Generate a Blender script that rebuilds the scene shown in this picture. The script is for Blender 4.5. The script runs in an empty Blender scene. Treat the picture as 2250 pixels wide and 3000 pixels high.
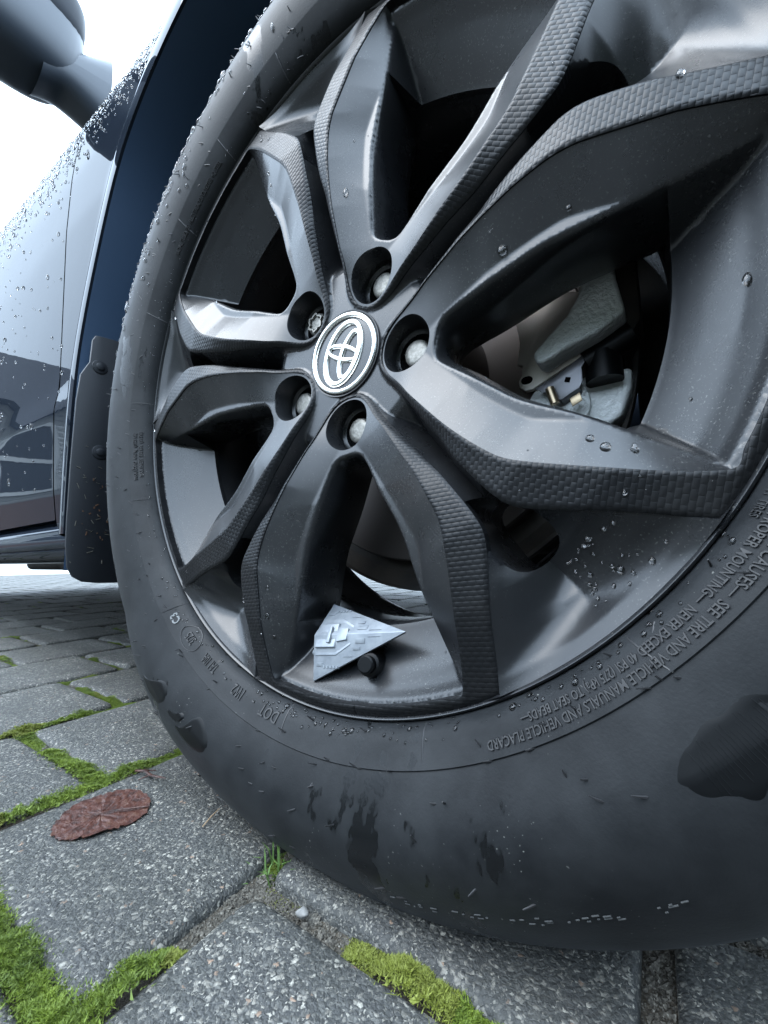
import bpy, bmesh, math, random
import numpy as np
from math import radians as R, pi, sin, cos, atan2, hypot
from mathutils import Vector, Matrix, geometry

random.seed(7)
rng = np.random.default_rng(7)
sc = bpy.context.scene
col = sc.collection
HZ = 0.33604                     # height of the wheel hub above the paving

# ------------------------------------------------------------------ camera
cd = bpy.data.cameras.new('camera')
cam = bpy.data.objects.new('camera', cd)
col.objects.link(cam)
cR = Vector((0.82067367, 0.57127172, -0.01197251))
cU = Vector((0.07787153, -0.09106149, 0.99279597))
cF = Vector((-0.56606603, 0.81569383, 0.11921757))
m = Matrix((cR, cU, -cF)).transposed().to_4x4()
m.translation = Vector((0.18502, -0.21639, -0.15258 + HZ))
cam.matrix_world = m
cd.sensor_fit = 'VERTICAL'
cd.sensor_height = 36
cd.lens = 1182.85 / 3000 * 36
cd.clip_start = 0.005
cd.clip_end = 400
sc.camera = cam

# ------------------------------------------------------------------ world, sun, exposure
w = bpy.data.worlds.new('World')
sc.world = w
w.use_nodes = True
nt = w.node_tree
nt.nodes.clear()
SUN_EL, SUN_AZ = R(55), R(-150)       # azimuth measured from +y towards +x
sky = nt.nodes.new('ShaderNodeTexSky')
sky.sky_type = 'NISHITA'
sky.sun_disc = False
sky.sun_elevation = SUN_EL
sky.sun_rotation = SUN_AZ
sky.air_density = 1.0
sky.dust_density = 2.0
ovc = nt.nodes.new('ShaderNodeMix')
ovc.data_type = 'RGBA'
ovc.inputs['Factor'].default_value = 0.8
# an overcast deck: brightest overhead, a third of that at the horizon
tc = nt.nodes.new('ShaderNodeTexCoord')
sz = nt.nodes.new('ShaderNodeSeparateXYZ')
nt.links.new(tc.outputs['Generated'], sz.inputs[0])
cl = nt.nodes.new('ShaderNodeMath')
cl.operation = 'MULTIPLY_ADD'
cl.use_clamp = True
cl.inputs[1].default_value = 0.66
cl.inputs[2].default_value = 0.34
nt.links.new(sz.outputs['Z'], cl.inputs[0])
sc_ = nt.nodes.new('ShaderNodeMix')
sc_.data_type = 'RGBA'
sc_.blend_type = 'MULTIPLY'
sc_.inputs['Factor'].default_value = 1.0
sc_.inputs['A'].default_value = (11.5, 14.4, 17.6, 1)
nt.links.new(cl.outputs[0], sc_.inputs['B'])
nt.links.new(sc_.outputs['Result'], ovc.inputs['B'])
nt.links.new(sky.outputs['Color'], ovc.inputs['A'])
bg = nt.nodes.new('ShaderNodeBackground')
bg.inputs['Strength'].default_value = 0.13
wo = nt.nodes.new('ShaderNodeOutputWorld')
nt.links.new(ovc.outputs['Result'], bg.inputs['Color'])
nt.links.new(bg.outputs['Background'], wo.inputs['Surface'])

sl = bpy.data.lights.new('sun', 'SUN')
sl.energy = 0.4
sl.angle = R(40)
sl.color = (1.0, 0.97, 0.93)
so = bpy.data.objects.new('sun', sl)
col.objects.link(so)
sd = Vector((sin(SUN_AZ) * cos(SUN_EL), cos(SUN_AZ) * cos(SUN_EL), sin(SUN_EL)))
so.rotation_euler = sd.to_track_quat('Z', 'Y').to_euler()
so.location = (0, -3, 8)

vs = sc.view_settings
vs.view_transform = 'Standard'
vs.look = 'None'
vs.exposure = 2.2
vs.gamma = 1
vs.use_curve_mapping = False
sc.render.engine = 'CYCLES'
sc.cycles.max_bounces = 8
sc.cycles.glossy_bounces = 4
sc.cycles.transmission_bounces = 6
sc.cycles.caustics_reflective = False
sc.cycles.caustics_refractive = False
sc.cycles.use_denoising = True

# ------------------------------------------------------------------ helpers
ORG = {}                          # world origin of every empty used as a parent


def empty(name, loc, parent=None):
    o = bpy.data.objects.new(name, None)
    col.objects.link(o)
    o.empty_display_size = 0.05
    base = ORG.get(parent.name, Vector((0, 0, 0))) if parent else Vector((0, 0, 0))
    o.parent = parent
    o.location = Vector(loc) - base
    ORG[o.name] = Vector(loc)
    return o


def link(name, me, mat, parent=None, kind=None):
    o = bpy.data.objects.new(name, me)
    col.objects.link(o)
    if mat is not None and not me.materials:
        me.materials.append(mat)
    if parent:
        o.parent = parent
        base = ORG.get(parent.name)
        if base is not None:
            o.location = -base
        else:
            ORG.setdefault(parent.name, Vector((0, 0, 0)))
    ORG[o.name] = Vector((0, 0, 0))
    if kind:
        o['kind'] = kind
    return o


def place(o, loc, parent=None, rot=None):
    """put an object whose mesh is local at a world place under its parent"""
    base = ORG.get(parent.name, Vector((0, 0, 0))) if parent else Vector((0, 0, 0))
    o.location = Vector(loc) - base
    if rot:
        o.rotation_euler = rot
    ORG[o.name] = Vector(loc)


def tag(o, label, cat, group=None):
    o['label'] = label
    o['category'] = cat
    if group:
        o['group'] = group


def mesh(name, V, F, smooth=True, ang=None):
    me = bpy.data.meshes.new(name)
    me.from_pydata([tuple(map(float, v)) for v in V], [], [tuple(map(int, f)) for f in F])
    me.update()
    if smooth:
        me.polygons.foreach_set('use_smooth', [True] * len(me.polygons))
        if ang is not None:
            me.set_sharp_from_angle(angle=R(ang))
    return me


class MB:
    """collects simple shapes and turns them into one mesh"""

    def __init__(s):
        s.V, s.F = [], []

    def add(s, V, F):
        n = len(s.V)
        s.V += [tuple(v) for v in V]
        s.F += [tuple(i + n for i in f) for f in F]

    def box(s, c, h, M=None):
        V = []
        for dx in (-1, 1):
            for dy in (-1, 1):
                for dz in (-1, 1):
                    p = Vector((dx * h[0], dy * h[1], dz * h[2]))
                    if M is not None:
                        p = M @ p
                    V.append(Vector(c) + p)
        s.add(V, [(0, 1, 3, 2), (4, 6, 7, 5), (0, 4, 5, 1), (2, 3, 7, 6), (0, 2, 6, 4), (1, 5, 7, 3)])

    def tube(s, P, rad, n=10, caps=True):
        P = [Vector(p) for p in P]
        if not hasattr(rad, '__len__'):
            rad = [rad] * len(P)
        V, F = [], []
        ref = Vector((0, 0, 1))
        for i, p in enumerate(P):
            t = (P[min(i + 1, len(P) - 1)] - P[max(i - 1, 0)]).normalized()
            if abs(t.dot(ref)) > 0.95:
                ref = Vector((1, 0, 0)) if abs(t.x) < 0.9 else Vector((0, 1, 0))
            a = t.cross(ref).normalized()
            b = t.cross(a).normalized()
            for k in range(n):
                q = 2 * pi * k / n
                V.append(p + rad[i] * (cos(q) * a + sin(q) * b))
        for i in range(len(P) - 1):
            for k in range(n):
                k2 = (k + 1) % n
                F.append((i * n + k, i * n + k2, (i + 1) * n + k2, (i + 1) * n + k))
        if caps:
            F.append(tuple(range(n)))
            F.append(tuple(range(len(P) * n - 1, (len(P) - 1) * n - 1, -1)))
        s.add(V, F)

    def prism(s, pts, a, b):
        """polygon given as 3-D points, extruded along vector b-a (both offsets)"""
        n = len(pts)
        V = [Vector(p) + Vector(a) for p in pts] + [Vector(p) + Vector(b) for p in pts]
        F = [tuple(range(n)), tuple(range(2 * n - 1, n - 1, -1))]
        F += [(i, i + n, (i + 1) % n + n, (i + 1) % n) for i in range(n)]
        s.add(V, F)

    def mesh(s, name, smooth=False, ang=35, bevel=0, segs=2):
        me = mesh(name, s.V, s.F, False)
        bm = bmesh.new()
        bm.from_mesh(me)
        bmesh.ops.remove_doubles(bm, verts=bm.verts, dist=1e-6)
        bmesh.ops.recalc_face_normals(bm, faces=bm.faces)
        if bevel:
            es = [e for e in bm.edges if len(e.link_faces) == 2 and e.calc_face_angle(0) > R(25)]
            bmesh.ops.bevel(bm, geom=es, offset=bevel, segments=segs, affect='EDGES', profile=0.5, clamp_overlap=True)
        bm.to_mesh(me)
        bm.free()
        if smooth or bevel:
            me.polygons.foreach_set('use_smooth', [True] * len(me.polygons))
            me.set_sharp_from_angle(angle=R(ang))
        return me


def revolve(prof, n=192, a0=0.0, a1=2 * pi, yfun=None):
    """profile of (radius, depth) round the wheel axis (y); front faces look to -y"""
    V, F = [], []
    closed = abs(a1 - a0 - 2 * pi) < 1e-6
    m_ = n if closed else n + 1
    for i in range(m_):
        a = a0 + (a1 - a0) * i / n
        for r, y in prof:
            V.append((r * cos(a), y, r * sin(a)))
    k = len(prof)
    for i in range(n):
        j = (i + 1) % m_
        for p in range(k - 1):
            F.append((i * k + p, i * k + p + 1, j * k + p + 1, j * k + p))
    return np.array(V), F


# ------------------------------------------------------------------ materials
def mat(name, base, rough=0.5, metal=0.0, spec=0.5, coat=0.0, coat_r=0.03, ior=1.5):
    ma = bpy.data.materials.new(name)
    ma.use_nodes = True
    p = ma.node_tree.nodes['Principled BSDF']
    p.inputs['Base Color'].default_value = (*base, 1)
    p.inputs['Roughness'].default_value = rough
    p.inputs['Metallic'].default_value = metal
    p.inputs['Specular IOR Level'].default_value = spec
    p.inputs['Coat Weight'].default_value = coat
    p.inputs['Coat Roughness'].default_value = coat_r
    p.inputs['IOR'].default_value = ior
    return ma


class N:
    """small node-graph writer"""

    def __init__(s, ma):
        s.t = ma.node_tree
        s.p = s.t.nodes['Principled BSDF']

    def n(s, typ, ins=None, **kw):
        nd = s.t.nodes.new(typ)
        for k, v in kw.items():
            setattr(nd, k, v)
        for k, v in (ins or {}).items():
            if isinstance(v, bpy.types.NodeSocket):
                s.t.links.new(v, nd.inputs[k])
            else:
                nd.inputs[k].default_value = v
        return nd

    def math(s, op, a, b=0.0, c=None):
        nd = s.t.nodes.new('ShaderNodeMath')
        nd.operation = op
        for i, v in enumerate((a, b) if c is None else (a, b, c)):
            if isinstance(v, bpy.types.NodeSocket):
                s.t.links.new(v, nd.inputs[i])
            else:
                nd.inputs[i].default_value = v
        return nd.outputs[0]

    def ramp(s, fac, stops, interp='LINEAR'):
        nd = s.t.nodes.new('ShaderNodeValToRGB')
        nd.color_ramp.interpolation = interp
        el = nd.color_ramp.elements
        while len(el) < len(stops):
            el.new(0.5)
        for e, (p_, c_) in zip(el, stops):
            e.position = p_
            e.color = (c_, c_, c_, 1) if not hasattr(c_, '__len__') else (*c_, 1)
        s.t.links.new(fac, nd.inputs[0])
        return nd.outputs['Color']

    def mix(s, f, a, b, blend='MIX'):
        nd = s.t.nodes.new('ShaderNodeMix')
        nd.data_type = 'RGBA'
        nd.blend_type = blend
        for k, v in (('Factor', f), ('A', a), ('B', b)):
            if isinstance(v, bpy.types.NodeSocket):
                s.t.links.new(v, nd.inputs[k])
            else:
                nd.inputs[k].default_value = v if k == 'Factor' else (*v, 1) if len(v) == 3 else v
        return nd.outputs['Result']

    def noise(s, vec, scale, detail=4, rough=0.55, out='Fac'):
        nd = s.n('ShaderNodeTexNoise', {'Scale': scale, 'Detail': detail, 'Roughness': rough})
        if vec is not None:
            s.t.links.new(vec, nd.inputs['Vector'])
        return nd.outputs[out]

    def set(s, k, v):
        if isinstance(v, bpy.types.NodeSocket):
            s.t.links.new(v, s.p.inputs[k])
        else:
            s.p.inputs[k].default_value = v

    def bump(s, h, dist, strength=1.0, normal=None):
        ins = {'Height': h, 'Distance': dist, 'Strength': strength}
        nd = s.n('ShaderNodeBump', ins)
        if normal is not None:
            s.t.links.new(normal, nd.inputs['Normal'])
        return nd.outputs['Normal']

    def coord(s, k='Object'):
        return s.n('ShaderNodeTexCoord').outputs[k]


def rim_material(name, base, rough):
    ma = mat(name, base, rough, 0.0, 0.5)
    g = N(ma)
    c = g.coord()
    dust = g.ramp(g.noise(c, 900, 2), [(0.62, 0.0), (0.72, 1.0)])
    patch = g.ramp(g.noise(c, 11, 5, 0.65), [(0.40, 0.0), (0.66, 1.0)])
    dm = g.math('MULTIPLY', dust, patch)
    film = g.math('MULTIPLY', patch, 0.30)
    colr = g.mix(film, base, (0.026, 0.027, 0.027))
    colr = g.mix(g.math('MULTIPLY', dm, 0.6), colr, (0.16, 0.16, 0.15))
    g.set('Base Color', colr)
    g.set('Roughness', g.math('ADD', g.math('MULTIPLY', g.noise(c, 16, 5, 0.7), 0.16), rough - 0.07))
    g.set('Normal', g.bump(g.noise(c, 1500, 2), 0.0002, 0.12))
    return ma


M_rim = rim_material('satin_black_alloy', (0.010, 0.0108, 0.0125), 0.27)

M_weave = mat('woven_texture_black', (0.019, 0.020, 0.022), 0.34, 0, 0.22)
g = N(M_weave)
uv = g.n('ShaderNodeUVMap').outputs['UV']
sx = g.n('ShaderNodeSeparateXYZ', {'Vector': uv})
rowf = g.math('DIVIDE', sx.outputs['X'], 0.0025)
row = g.math('FLOOR', rowf)
fu = g.math('FRACT', rowf)
colv = g.math('ADD', g.math('DIVIDE', sx.outputs['Y'], 0.0044), g.math('MULTIPLY', g.math('MODULO', row, 2.0), 0.5))
fv = g.math('FRACT', colv)
hu = g.math('POWER', g.math('SINE', g.math('MULTIPLY', fu, pi)), 0.55)
hv = g.math('POWER', g.math('SINE', g.math('MULTIPLY', fv, pi)), 0.45)
hh = g.math('MULTIPLY', hu, hv)
tilt = g.math('MULTIPLY', fv, 0.25)
hgt = g.math('ADD', hh, tilt)
gv = g.noise(g.coord(), 300, 3)
hgt = g.math('ADD', hgt, g.math('MULTIPLY', gv, 0.25))
g.set('Normal', g.bump(hgt, 0.0005, 0.42))
pat = g.ramp(g.noise(g.coord(), 18, 5, 0.7), [(0.42, 0.0), (0.7, 1.0)])
g.set('Base Color', g.mix(g.math('MULTIPLY', pat, 0.35), (0.006, 0.0065, 0.0075), (0.020, 0.020, 0.0195)))
g.set('Roughness', g.math('ADD', 0.33, g.math('MULTIPLY', pat, 0.2)))

M_rubber = mat('tyre_rubber', (0.032, 0.034, 0.037), 0.6, 0, 0.17)
g = N(M_rubber)
c = g.coord()
# wet patches and runs: darker and glossier, elongated downwards
mp = g.n('ShaderNodeMapping', {'Vector': c, 'Scale': (26, 26, 9)})
wn = g.noise(mp.outputs['Vector'], 1.0, 5, 0.6)
wet = g.ramp(wn, [(0.605, 0.0), (0.622, 1.0)])
dry = g.noise(c, 22, 5, 0.65)
base = g.mix(g.ramp(dry, [(0.35, 0.0), (0.7, 1.0)]), (0.0055, 0.0064, 0.0074), (0.0175, 0.0190, 0.0205))
speck = g.ramp(g.noise(c, 650, 1), [(0.74, 0.0), (0.78, 1.0)])
spm = g.math('MULTIPLY', speck, g.ramp(g.noise(c, 14, 3), [(0.5, 0.0), (0.62, 1.0)]))
base = g.mix(g.math('MULTIPLY', spm, 0.7), base, (0.22, 0.22, 0.2))
g.set('Base Color', g.mix(wet, base, (0.004, 0.0045, 0.005)))
g.set('Roughness', g.math('SUBTRACT', 0.52, g.math('MULTIPLY', wet, 0.28)))
g.set('Normal', g.bump(g.noise(c, 700, 3), 0.00025, 0.35))

M_rubber.node_tree.nodes['Principled BSDF'].inputs['Sheen Weight'].default_value = 0.02
M_rubber.node_tree.nodes['Principled BSDF'].inputs['Sheen Roughness'].default_value = 0.45
M_rubber.node_tree.nodes['Principled BSDF'].inputs['Sheen Tint'].default_value = (0.85, 0.93, 1.0, 1)

M_rubber_dark = mat('wet_ribbed_rubber', (0.0025, 0.003, 0.0035), 0.38, 0, 0.15)
M_hair = mat('rubber_hair', (0.012, 0.012, 0.013), 0.5)
M_letter = mat('raised_rubber_letters', (0.006, 0.0062, 0.0068), 0.55)
M_chalk = mat('faint_paint_mark', (0.032, 0.034, 0.034), 0.8)

M_chalk2 = mat('pale_crayon_mark', (0.16, 0.165, 0.165), 0.8)
M_bore = mat('dark_bore', (0.008, 0.0085, 0.010), 0.4)
M_nut = mat('zinc_nut', (0.30, 0.29, 0.265), 0.5, 0.7)
g = N(M_nut)
g.set('Normal', g.bump(g.noise(g.coord(), 400, 3), 0.0006, 0.4))
g.set('Base Color', g.ramp(g.noise(g.coord(), 260, 5, 0.7), [(0.35, (0.15, 0.145, 0.13)), (0.6, (0.30, 0.29, 0.265))]))
M_chrome = mat('silver_emblem', (0.80, 0.80, 0.77), 0.26, 1.0)
M_capblk = mat('gloss_black_cap', (0.004, 0.0045, 0.006), 0.2, 0, 0.5, 0.2, 0.08)
g = N(M_capblk)
g.set('Roughness', g.math('ADD', 0.12, g.math('MULTIPLY', g.noise(g.coord(), 160, 4, 0.7), 0.3)))

M_paint = mat('dark_car_paint', (0.012, 0.016, 0.023), 0.32, 0.0, 0.0, 0.36, 0.02)
g = N(M_paint)
c = g.coord()
g.set('Coat Normal', g.bump(g.noise(c, 9, 2), 0.002, 0.12))
M_seam = mat('panel_gap', (0.003, 0.003, 0.004), 0.9, 0, 0.0)
M_liner = mat('blue_veiled_liner', (0.034, 0.066, 0.120), 0.5)  # base blue carries veiling glare and sky tint over dark plastic
g = N(M_liner)
g.set('Normal', g.bump(g.noise(g.coord(), 600, 2), 0.0003, 0.3))
M_flap = mat('black_mud_flap', (0.006, 0.008, 0.012), 0.55)
g = N(M_flap)
g.set('Normal', g.bump(g.noise(g.coord(), 500, 3), 0.0004, 0.3))
M_plastic = mat('grey_black_plastic', (0.040, 0.050, 0.064), 0.42)
M_bits = mat('brown_debris', (0.085, 0.042, 0.022), 0.8)
M_bits2 = mat('pale_debris', (0.12, 0.11, 0.09), 0.8)

M_cast = mat('brightened_cast', (0.5, 0.52, 0.51), 0.42, 0.1)
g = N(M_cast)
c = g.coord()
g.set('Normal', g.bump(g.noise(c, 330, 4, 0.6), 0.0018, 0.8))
g.set('Base Color', g.ramp(g.noise(c, 60, 4), [(0.3, (0.72, 0.75, 0.74)), (0.7, (0.86, 0.88, 0.87))]))  # base lifted well above cast metal to stand in for missing light
M_castdark = mat('dark_cast', (0.05, 0.05, 0.05), 0.6, 0.2)
g = N(M_castdark)
c = g.coord()
g.set('Base Color', g.ramp(g.noise(c, 30, 5), [(0.35, (0.030, 0.028, 0.026)), (0.7, (0.075, 0.062, 0.05))]))
M_steel = mat('pad_steel', (0.74, 0.68, 0.62), 0.4, 0.4)
M_clip = mat('clip_steel', (0.14, 0.14, 0.15), 0.35, 0.8)
M_brass = mat('brass_spring', (0.42, 0.33, 0.22), 0.35, 0.9)
M_disc = mat('brake_disc_steel', (0.16, 0.14, 0.13), 0.45, 0.7)

M_toy = mat('pewter', (0.3, 0.33, 0.36), 0.45, 0.3)
g = N(M_toy)
g.set('Normal', g.bump(g.noise(g.coord(), 900, 2), 0.0002, 0.25))
g.set('Base Color', g.ramp(g.noise(g.coord(), 120, 4), [(0.3, (0.17, 0.19, 0.215)), (0.7, (0.27, 0.295, 0.32))]))

M_water = mat('water', (1, 1, 1), 0.02)
M_water.node_tree.nodes['Principled BSDF'].inputs['Transmission Weight'].default_value = 1.0
M_water.node_tree.nodes['Principled BSDF'].inputs['IOR'].default_value = 1.33

# concrete pavers with exposed aggregate, damp
M_paver = mat('damp_aggregate_paver', (0.08, 0.085, 0.09), 0.5)
g = N(M_paver)
oi = g.n('ShaderNodeObjectInfo')
off = g.n('ShaderNodeVectorMath', {0: g.coord(), 1: (0, 0, 0)}, operation='ADD')
rv = g.n('ShaderNodeCombineXYZ', {'X': g.math('MULTIPLY', oi.outputs['Random'], 37.0),
                                  'Y': g.math('MULTIPLY', oi.outputs['Random'], 91.0), 'Z': 0.0})
g.t.links.new(rv.outputs[0], off.inputs[1])
pv = off.outputs[0]
warp = g.n('ShaderNodeVectorMath', {0: g.noise(pv, 420, 2, 0.5, 'Color'), 1: (0.0035, 0.0035, 0.0035)}, operation='MULTIPLY')
pw = g.n('ShaderNodeVectorMath', {0: pv, 1: warp.outputs[0]}, operation='ADD').outputs[0]
v1 = g.n('ShaderNodeTexVoronoi', {'Vector': pw, 'Scale': 520.0, 'Randomness': 1.0})
v2 = g.n('ShaderNodeTexVoronoi', {'Vector': pw, 'Scale': 1000.0, 'Randomness': 1.0})
c1 = g.n('ShaderNodeSeparateColor', {'Color': v1.outputs['Color']}).outputs[0]
c2 = g.n('ShaderNodeSeparateColor', {'Color': v2.outputs['Color']}).outputs[1]
chip1 = g.ramp(c1, [(0.0, (0.022, 0.025, 0.028)), (0.42, (0.048, 0.053, 0.057)), (0.72, (0.10, 0.107, 0.11)),
                    (0.86, (0.22, 0.225, 0.22)), (0.955, (0.38, 0.39, 0.38)), (0.992, (0.26, 0.19, 0.15))], 'CONSTANT')
chip2 = g.ramp(c2, [(0.0, (0.020, 0.023, 0.026)), (0.42, (0.046, 0.050, 0.053)), (0.74, (0.11, 0.115, 0.115)),
                    (0.92, (0.34, 0.35, 0.34))], 'CONSTANT')
sel = g.ramp(c1, [(0.0, 1.0), (0.62, 1.0), (0.66, 0.0)])
agg = g.mix(sel, chip1, chip2)
edge = g.ramp(v1.outputs['Distance'], [(0.3, 0.0), (0.75, 1.0)])
agg = g.mix(g.math('MULTIPLY', edge, 0.55), agg, (0.030, 0.034, 0.038))
big = g.noise(pv, 13, 4)
agg = g.mix(g.ramp(big, [(0.3, 0.0), (0.75, 0.55)]), agg, (0.05, 0.055, 0.062), 'MIX')
bri = g.math('ADD', 0.85, g.math('MULTIPLY', oi.outputs['Random'], 0.35))
agg = g.mix(1.0, agg, g.n('ShaderNodeCombineColor', {0: g.math('MULTIPLY', bri, 1.08), 1: g.math('MULTIPLY', bri, 1.0), 2: g.math('MULTIPLY', bri, 0.88)}).outputs[0], 'MULTIPLY')
stain = g.ramp(g.noise(pv, 24, 6, 0.7), [(0.42, 0.0), (0.62, 1.0)])
agg = g.mix(g.math('MULTIPLY', stain, 0.5), agg, (0.034, 0.036, 0.032))
g.set('Base Color', agg)
g.set('Roughness', g.math('ADD', 0.48, g.math('MULTIPLY', g.noise(pv, 90, 3), 0.35)))
g.set('Specular IOR Level', 0.4)
hb = g.math('ADD', g.math('MULTIPLY', g.math('SUBTRACT', 1.0, v1.outputs['Distance']), 1.0), g.math('MULTIPLY', c1, 0.7))
hb = g.math('ADD', hb, g.math('MULTIPLY', g.noise(pv, 1500, 3), 0.35))
hb = g.math('ADD', hb, g.math('MULTIPLY', g.noise(pv, 60, 3), 0.8))
g.set('Normal', g.bump(hb, 0.0009, 0.75))

M_bed = mat('joint_soil', (0.05, 0.042, 0.03), 0.85)
g = N(M_bed)
c = g.coord()
g.set('Base Color', g.ramp(g.noise(c, 160, 6, 0.7), [(0.3, (0.022, 0.019, 0.015)), (0.55, (0.06, 0.05, 0.036)), (0.75, (0.12, 0.105, 0.085))]))
g.set('Normal', g.bump(g.noise(c, 500, 4), 0.003, 0.8))

M_far = mat('distant_damp_concrete', (0.24, 0.25, 0.24), 0.4)
g = N(M_far)
c = g.coord()
g.set('Base Color', g.ramp(g.noise(c, 3.5, 6, 0.6), [(0.3, (0.20, 0.205, 0.19)), (0.6, (0.34, 0.34, 0.31)), (0.8, (0.22, 0.25, 0.14))]))

M_moss = mat('green_moss', (0.10, 0.19, 0.015), 0.75)
g = N(M_moss)
c = g.coord()
a_ = g.n('ShaderNodeVertexColor', layer_name='tint').outputs['Color']
g.set('Base Color', a_)
g.set('Roughness', 0.7)
g.p.inputs['Subsurface Weight'].default_value = 0.0

# ------------------------------------------------------------------ the setting: paved drive
PX = 0.19625
PUP, JW = 0.196, 0.0130


def paver_mesh(seed, wx, wy):
    r = random.Random(seed)
    V, F = [], []
    # rounded rectangle rings: foot, side, arris, top rim, inner top
    def ring(inset, z, rad, jit):
        pts = []
        hx, hy = wx / 2 - inset, wy / 2 - inset
        for cx_, cy_, a0 in ((hx, hy, 0), (-hx, hy, 90), (-hx, -hy, 180), (hx, -hy, 270)):
            for k in range(4):
                a = R(a0 + 30 * k)
                pts.append(((abs(cx_) - rad) * (1 if cx_ > 0 else -1) + rad * cos(a) + r.uniform(-jit, jit),
                            (abs(cy_) - rad) * (1 if cy_ > 0 else -1) + rad * sin(a) + r.uniform(-jit, jit), z + r.uniform(-jit, jit) * 0.4))
            # mid-side points so the edge can wander
            nx = {0: (-1, 0), 90: (0, -1), 180: (1, 0), 270: (0, 1)}[a0]
            L = (hx if nx[0] else hy) * 2 - 2 * rad
            bx, by = pts[-1][0], pts[-1][1]
            for q in (1, 2, 3, 4):
                pts.append((bx + nx[0] * L * q / 5 + r.uniform(-jit, jit), by + nx[1] * L * q / 5 + r.uniform(-jit, jit), z + r.uniform(-jit, jit) * 0.4))
        return pts
    rings = [ring(0, -0.05, 0.008, 0.0002), ring(0, -0.0045, 0.008, 0.0006), ring(0.0012, -0.0014, 0.008, 0.0007),
             ring(0.0042, 0.0, 0.008, 0.0006), ring(0.016, 0.0004, 0.006, 0.0005)]
    n = len(rings[0])
    for q in rings:
        V += q
    for i in range(len(rings) - 1):
        for k in range(n):
            k2 = (k + 1) % n
            F.append((i * n + k, i * n + k2, (i + 1) * n + k2, (i + 1) * n + k))
    V.append((0, 0, 0.0004))
    b = (len(rings) - 1) * n
    for k in range(n):
        F.append((b + k, b + (k + 1) % n, len(V) - 1))
    return mesh('paver', V, F, True, 60)


drive = link('driveway', mesh('driveway', [(-60, -60, -0.0065), (60, -60, -0.0065), (60, 60, -0.0065), (-60, 60, -0.0065)], [(0, 1, 2, 3)], False), M_bed, kind='structure')
pmeshes = [paver_mesh(s, PX - JW, PUP - JW) for s in range(6)]
for q in pmeshes:
    q.materials.append(M_paver)
PHI = R(91.56)
cells = []
for i in range(-70, 40):
    v0 = .225 - PX * i                    # joint line on the low-x side
    for j in range(-45, 45):
        u0 = (-0.140 if i % 2 == 0 else -0.047) + PUP * j
        u, v = u0 + PUP / 2, v0 - PX / 2
        cells.append((u * cos(PHI) - v * sin(PHI), u * sin(PHI) + v * cos(PHI), i, j))


near = []
for (x, y, i, j) in cells:
    d = hypot(x - 0.1, y + 0.2)
    if -2.6 < x < 0.45 and -0.45 < y < 1.75 and (y > -0.36 - (x + 0.2) * 0.35 or d < 0.5):
        near.append((d, x, y, i, j))
near.sort()
near = near[:170]
nearset = {(q[3], q[4]) for q in near}
for k, (d, x, y, i, j) in enumerate(near):
    o = link('paver', pmeshes[(i * 7 + j * 3) % 6], None, drive)
    o.location = (x, y, random.uniform(-0.0012, 0.0012))
    o.rotation_euler = (random.uniform(-.006, .006), random.uniform(-.006, .006), R(1.56) + random.uniform(-.008, .008))
bx = MB()
for (x, y, i, j) in cells:
    if (i, j) in nearset or hypot(x, y) > 9:
        continue
    hx, hy, h = (PX - JW) / 2, (PUP - JW) / 2, random.uniform(-.001, .001)
    V = [(x - hx, y - hy, -.02), (x + hx, y - hy, -.02), (x + hx, y + hy, -.02), (x - hx, y + hy, -.02)]
    V += [(x - hx + .004, y - hy + .004, h), (x + hx - .004, y - hy + .004, h), (x + hx - .004, y + hy - .004, h), (x - hx + .004, y + hy - .004, h)]
    bx.add(V, [(4, 5, 6, 7), (0, 1, 5, 4), (1, 2, 6, 5), (2, 3, 7, 6), (3, 0, 4, 7)])
link('paving', mesh('paving', bx.V, bx.F, False), M_paver, drive, 'stuff')

# pale concrete beyond the paving
road = MB()
road.box((-34.5, 0, -0.03), (25.2, 40, 0.034))
road.box((0, 24.6, -0.03), (30, 15.2, 0.034))
link('concrete_apron', road.mesh('concrete_apron'), M_far, kind='structure')

# moss in the joints: tufts of tiny blades over low cushions, each with its own green
def vnoise(x, y, s):
    x, y = x * s, y * s
    xi, yi = np.floor(x).astype(int), np.floor(y).astype(int)
    fx, fy = x - xi, y - yi
    fx, fy = fx * fx * (3 - 2 * fx), fy * fy * (3 - 2 * fy)

    def h(a, b):
        q = (a * 374761393 + b * 668265263) & 0x7fffffff
        q = ((q ^ (q >> 13)) * 1274126177) & 0x7fffffff
        return ((q ^ (q >> 16)) % 100003) / 100003.0
    return (h(xi, yi) * (1 - fx) * (1 - fy) + h(xi + 1, yi) * fx * (1 - fy) + h(xi, yi + 1) * (1 - fx) * fy + h(xi + 1, yi + 1) * fx * fy)


def joint_points(n_per_m, xr, yr):
    P = []
    L = yr[1] - yr[0]
    for i in range(-14, 4):
        v0 = .225 - PX * i
        n = int(L * n_per_m)
        P.append(np.stack([rng.uniform(yr[0], yr[1], n), v0 + rng.normal(0, JW * 0.29, n)], -1))
        for j in range(-4, 10):
            u0 = (-0.140 if i % 2 == 0 else -0.047) + PUP * j
            n = int(PX * n_per_m * 1.15)
            P.append(np.stack([u0 + rng.normal(0, JW * 0.31, n), rng.uniform(v0 - PX, v0, n)], -1))
    P = np.concatenate(P)
    P = np.stack([P[:, 0] * cos(PHI) - P[:, 1] * sin(PHI), P[:, 0] * sin(PHI) + P[:, 1] * cos(PHI)], -1)
    return P[(P[:, 0] > xr[0]) & (P[:, 0] < xr[1]) & (P[:, 1] > yr[0]) & (P[:, 1] < yr[1])]


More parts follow.
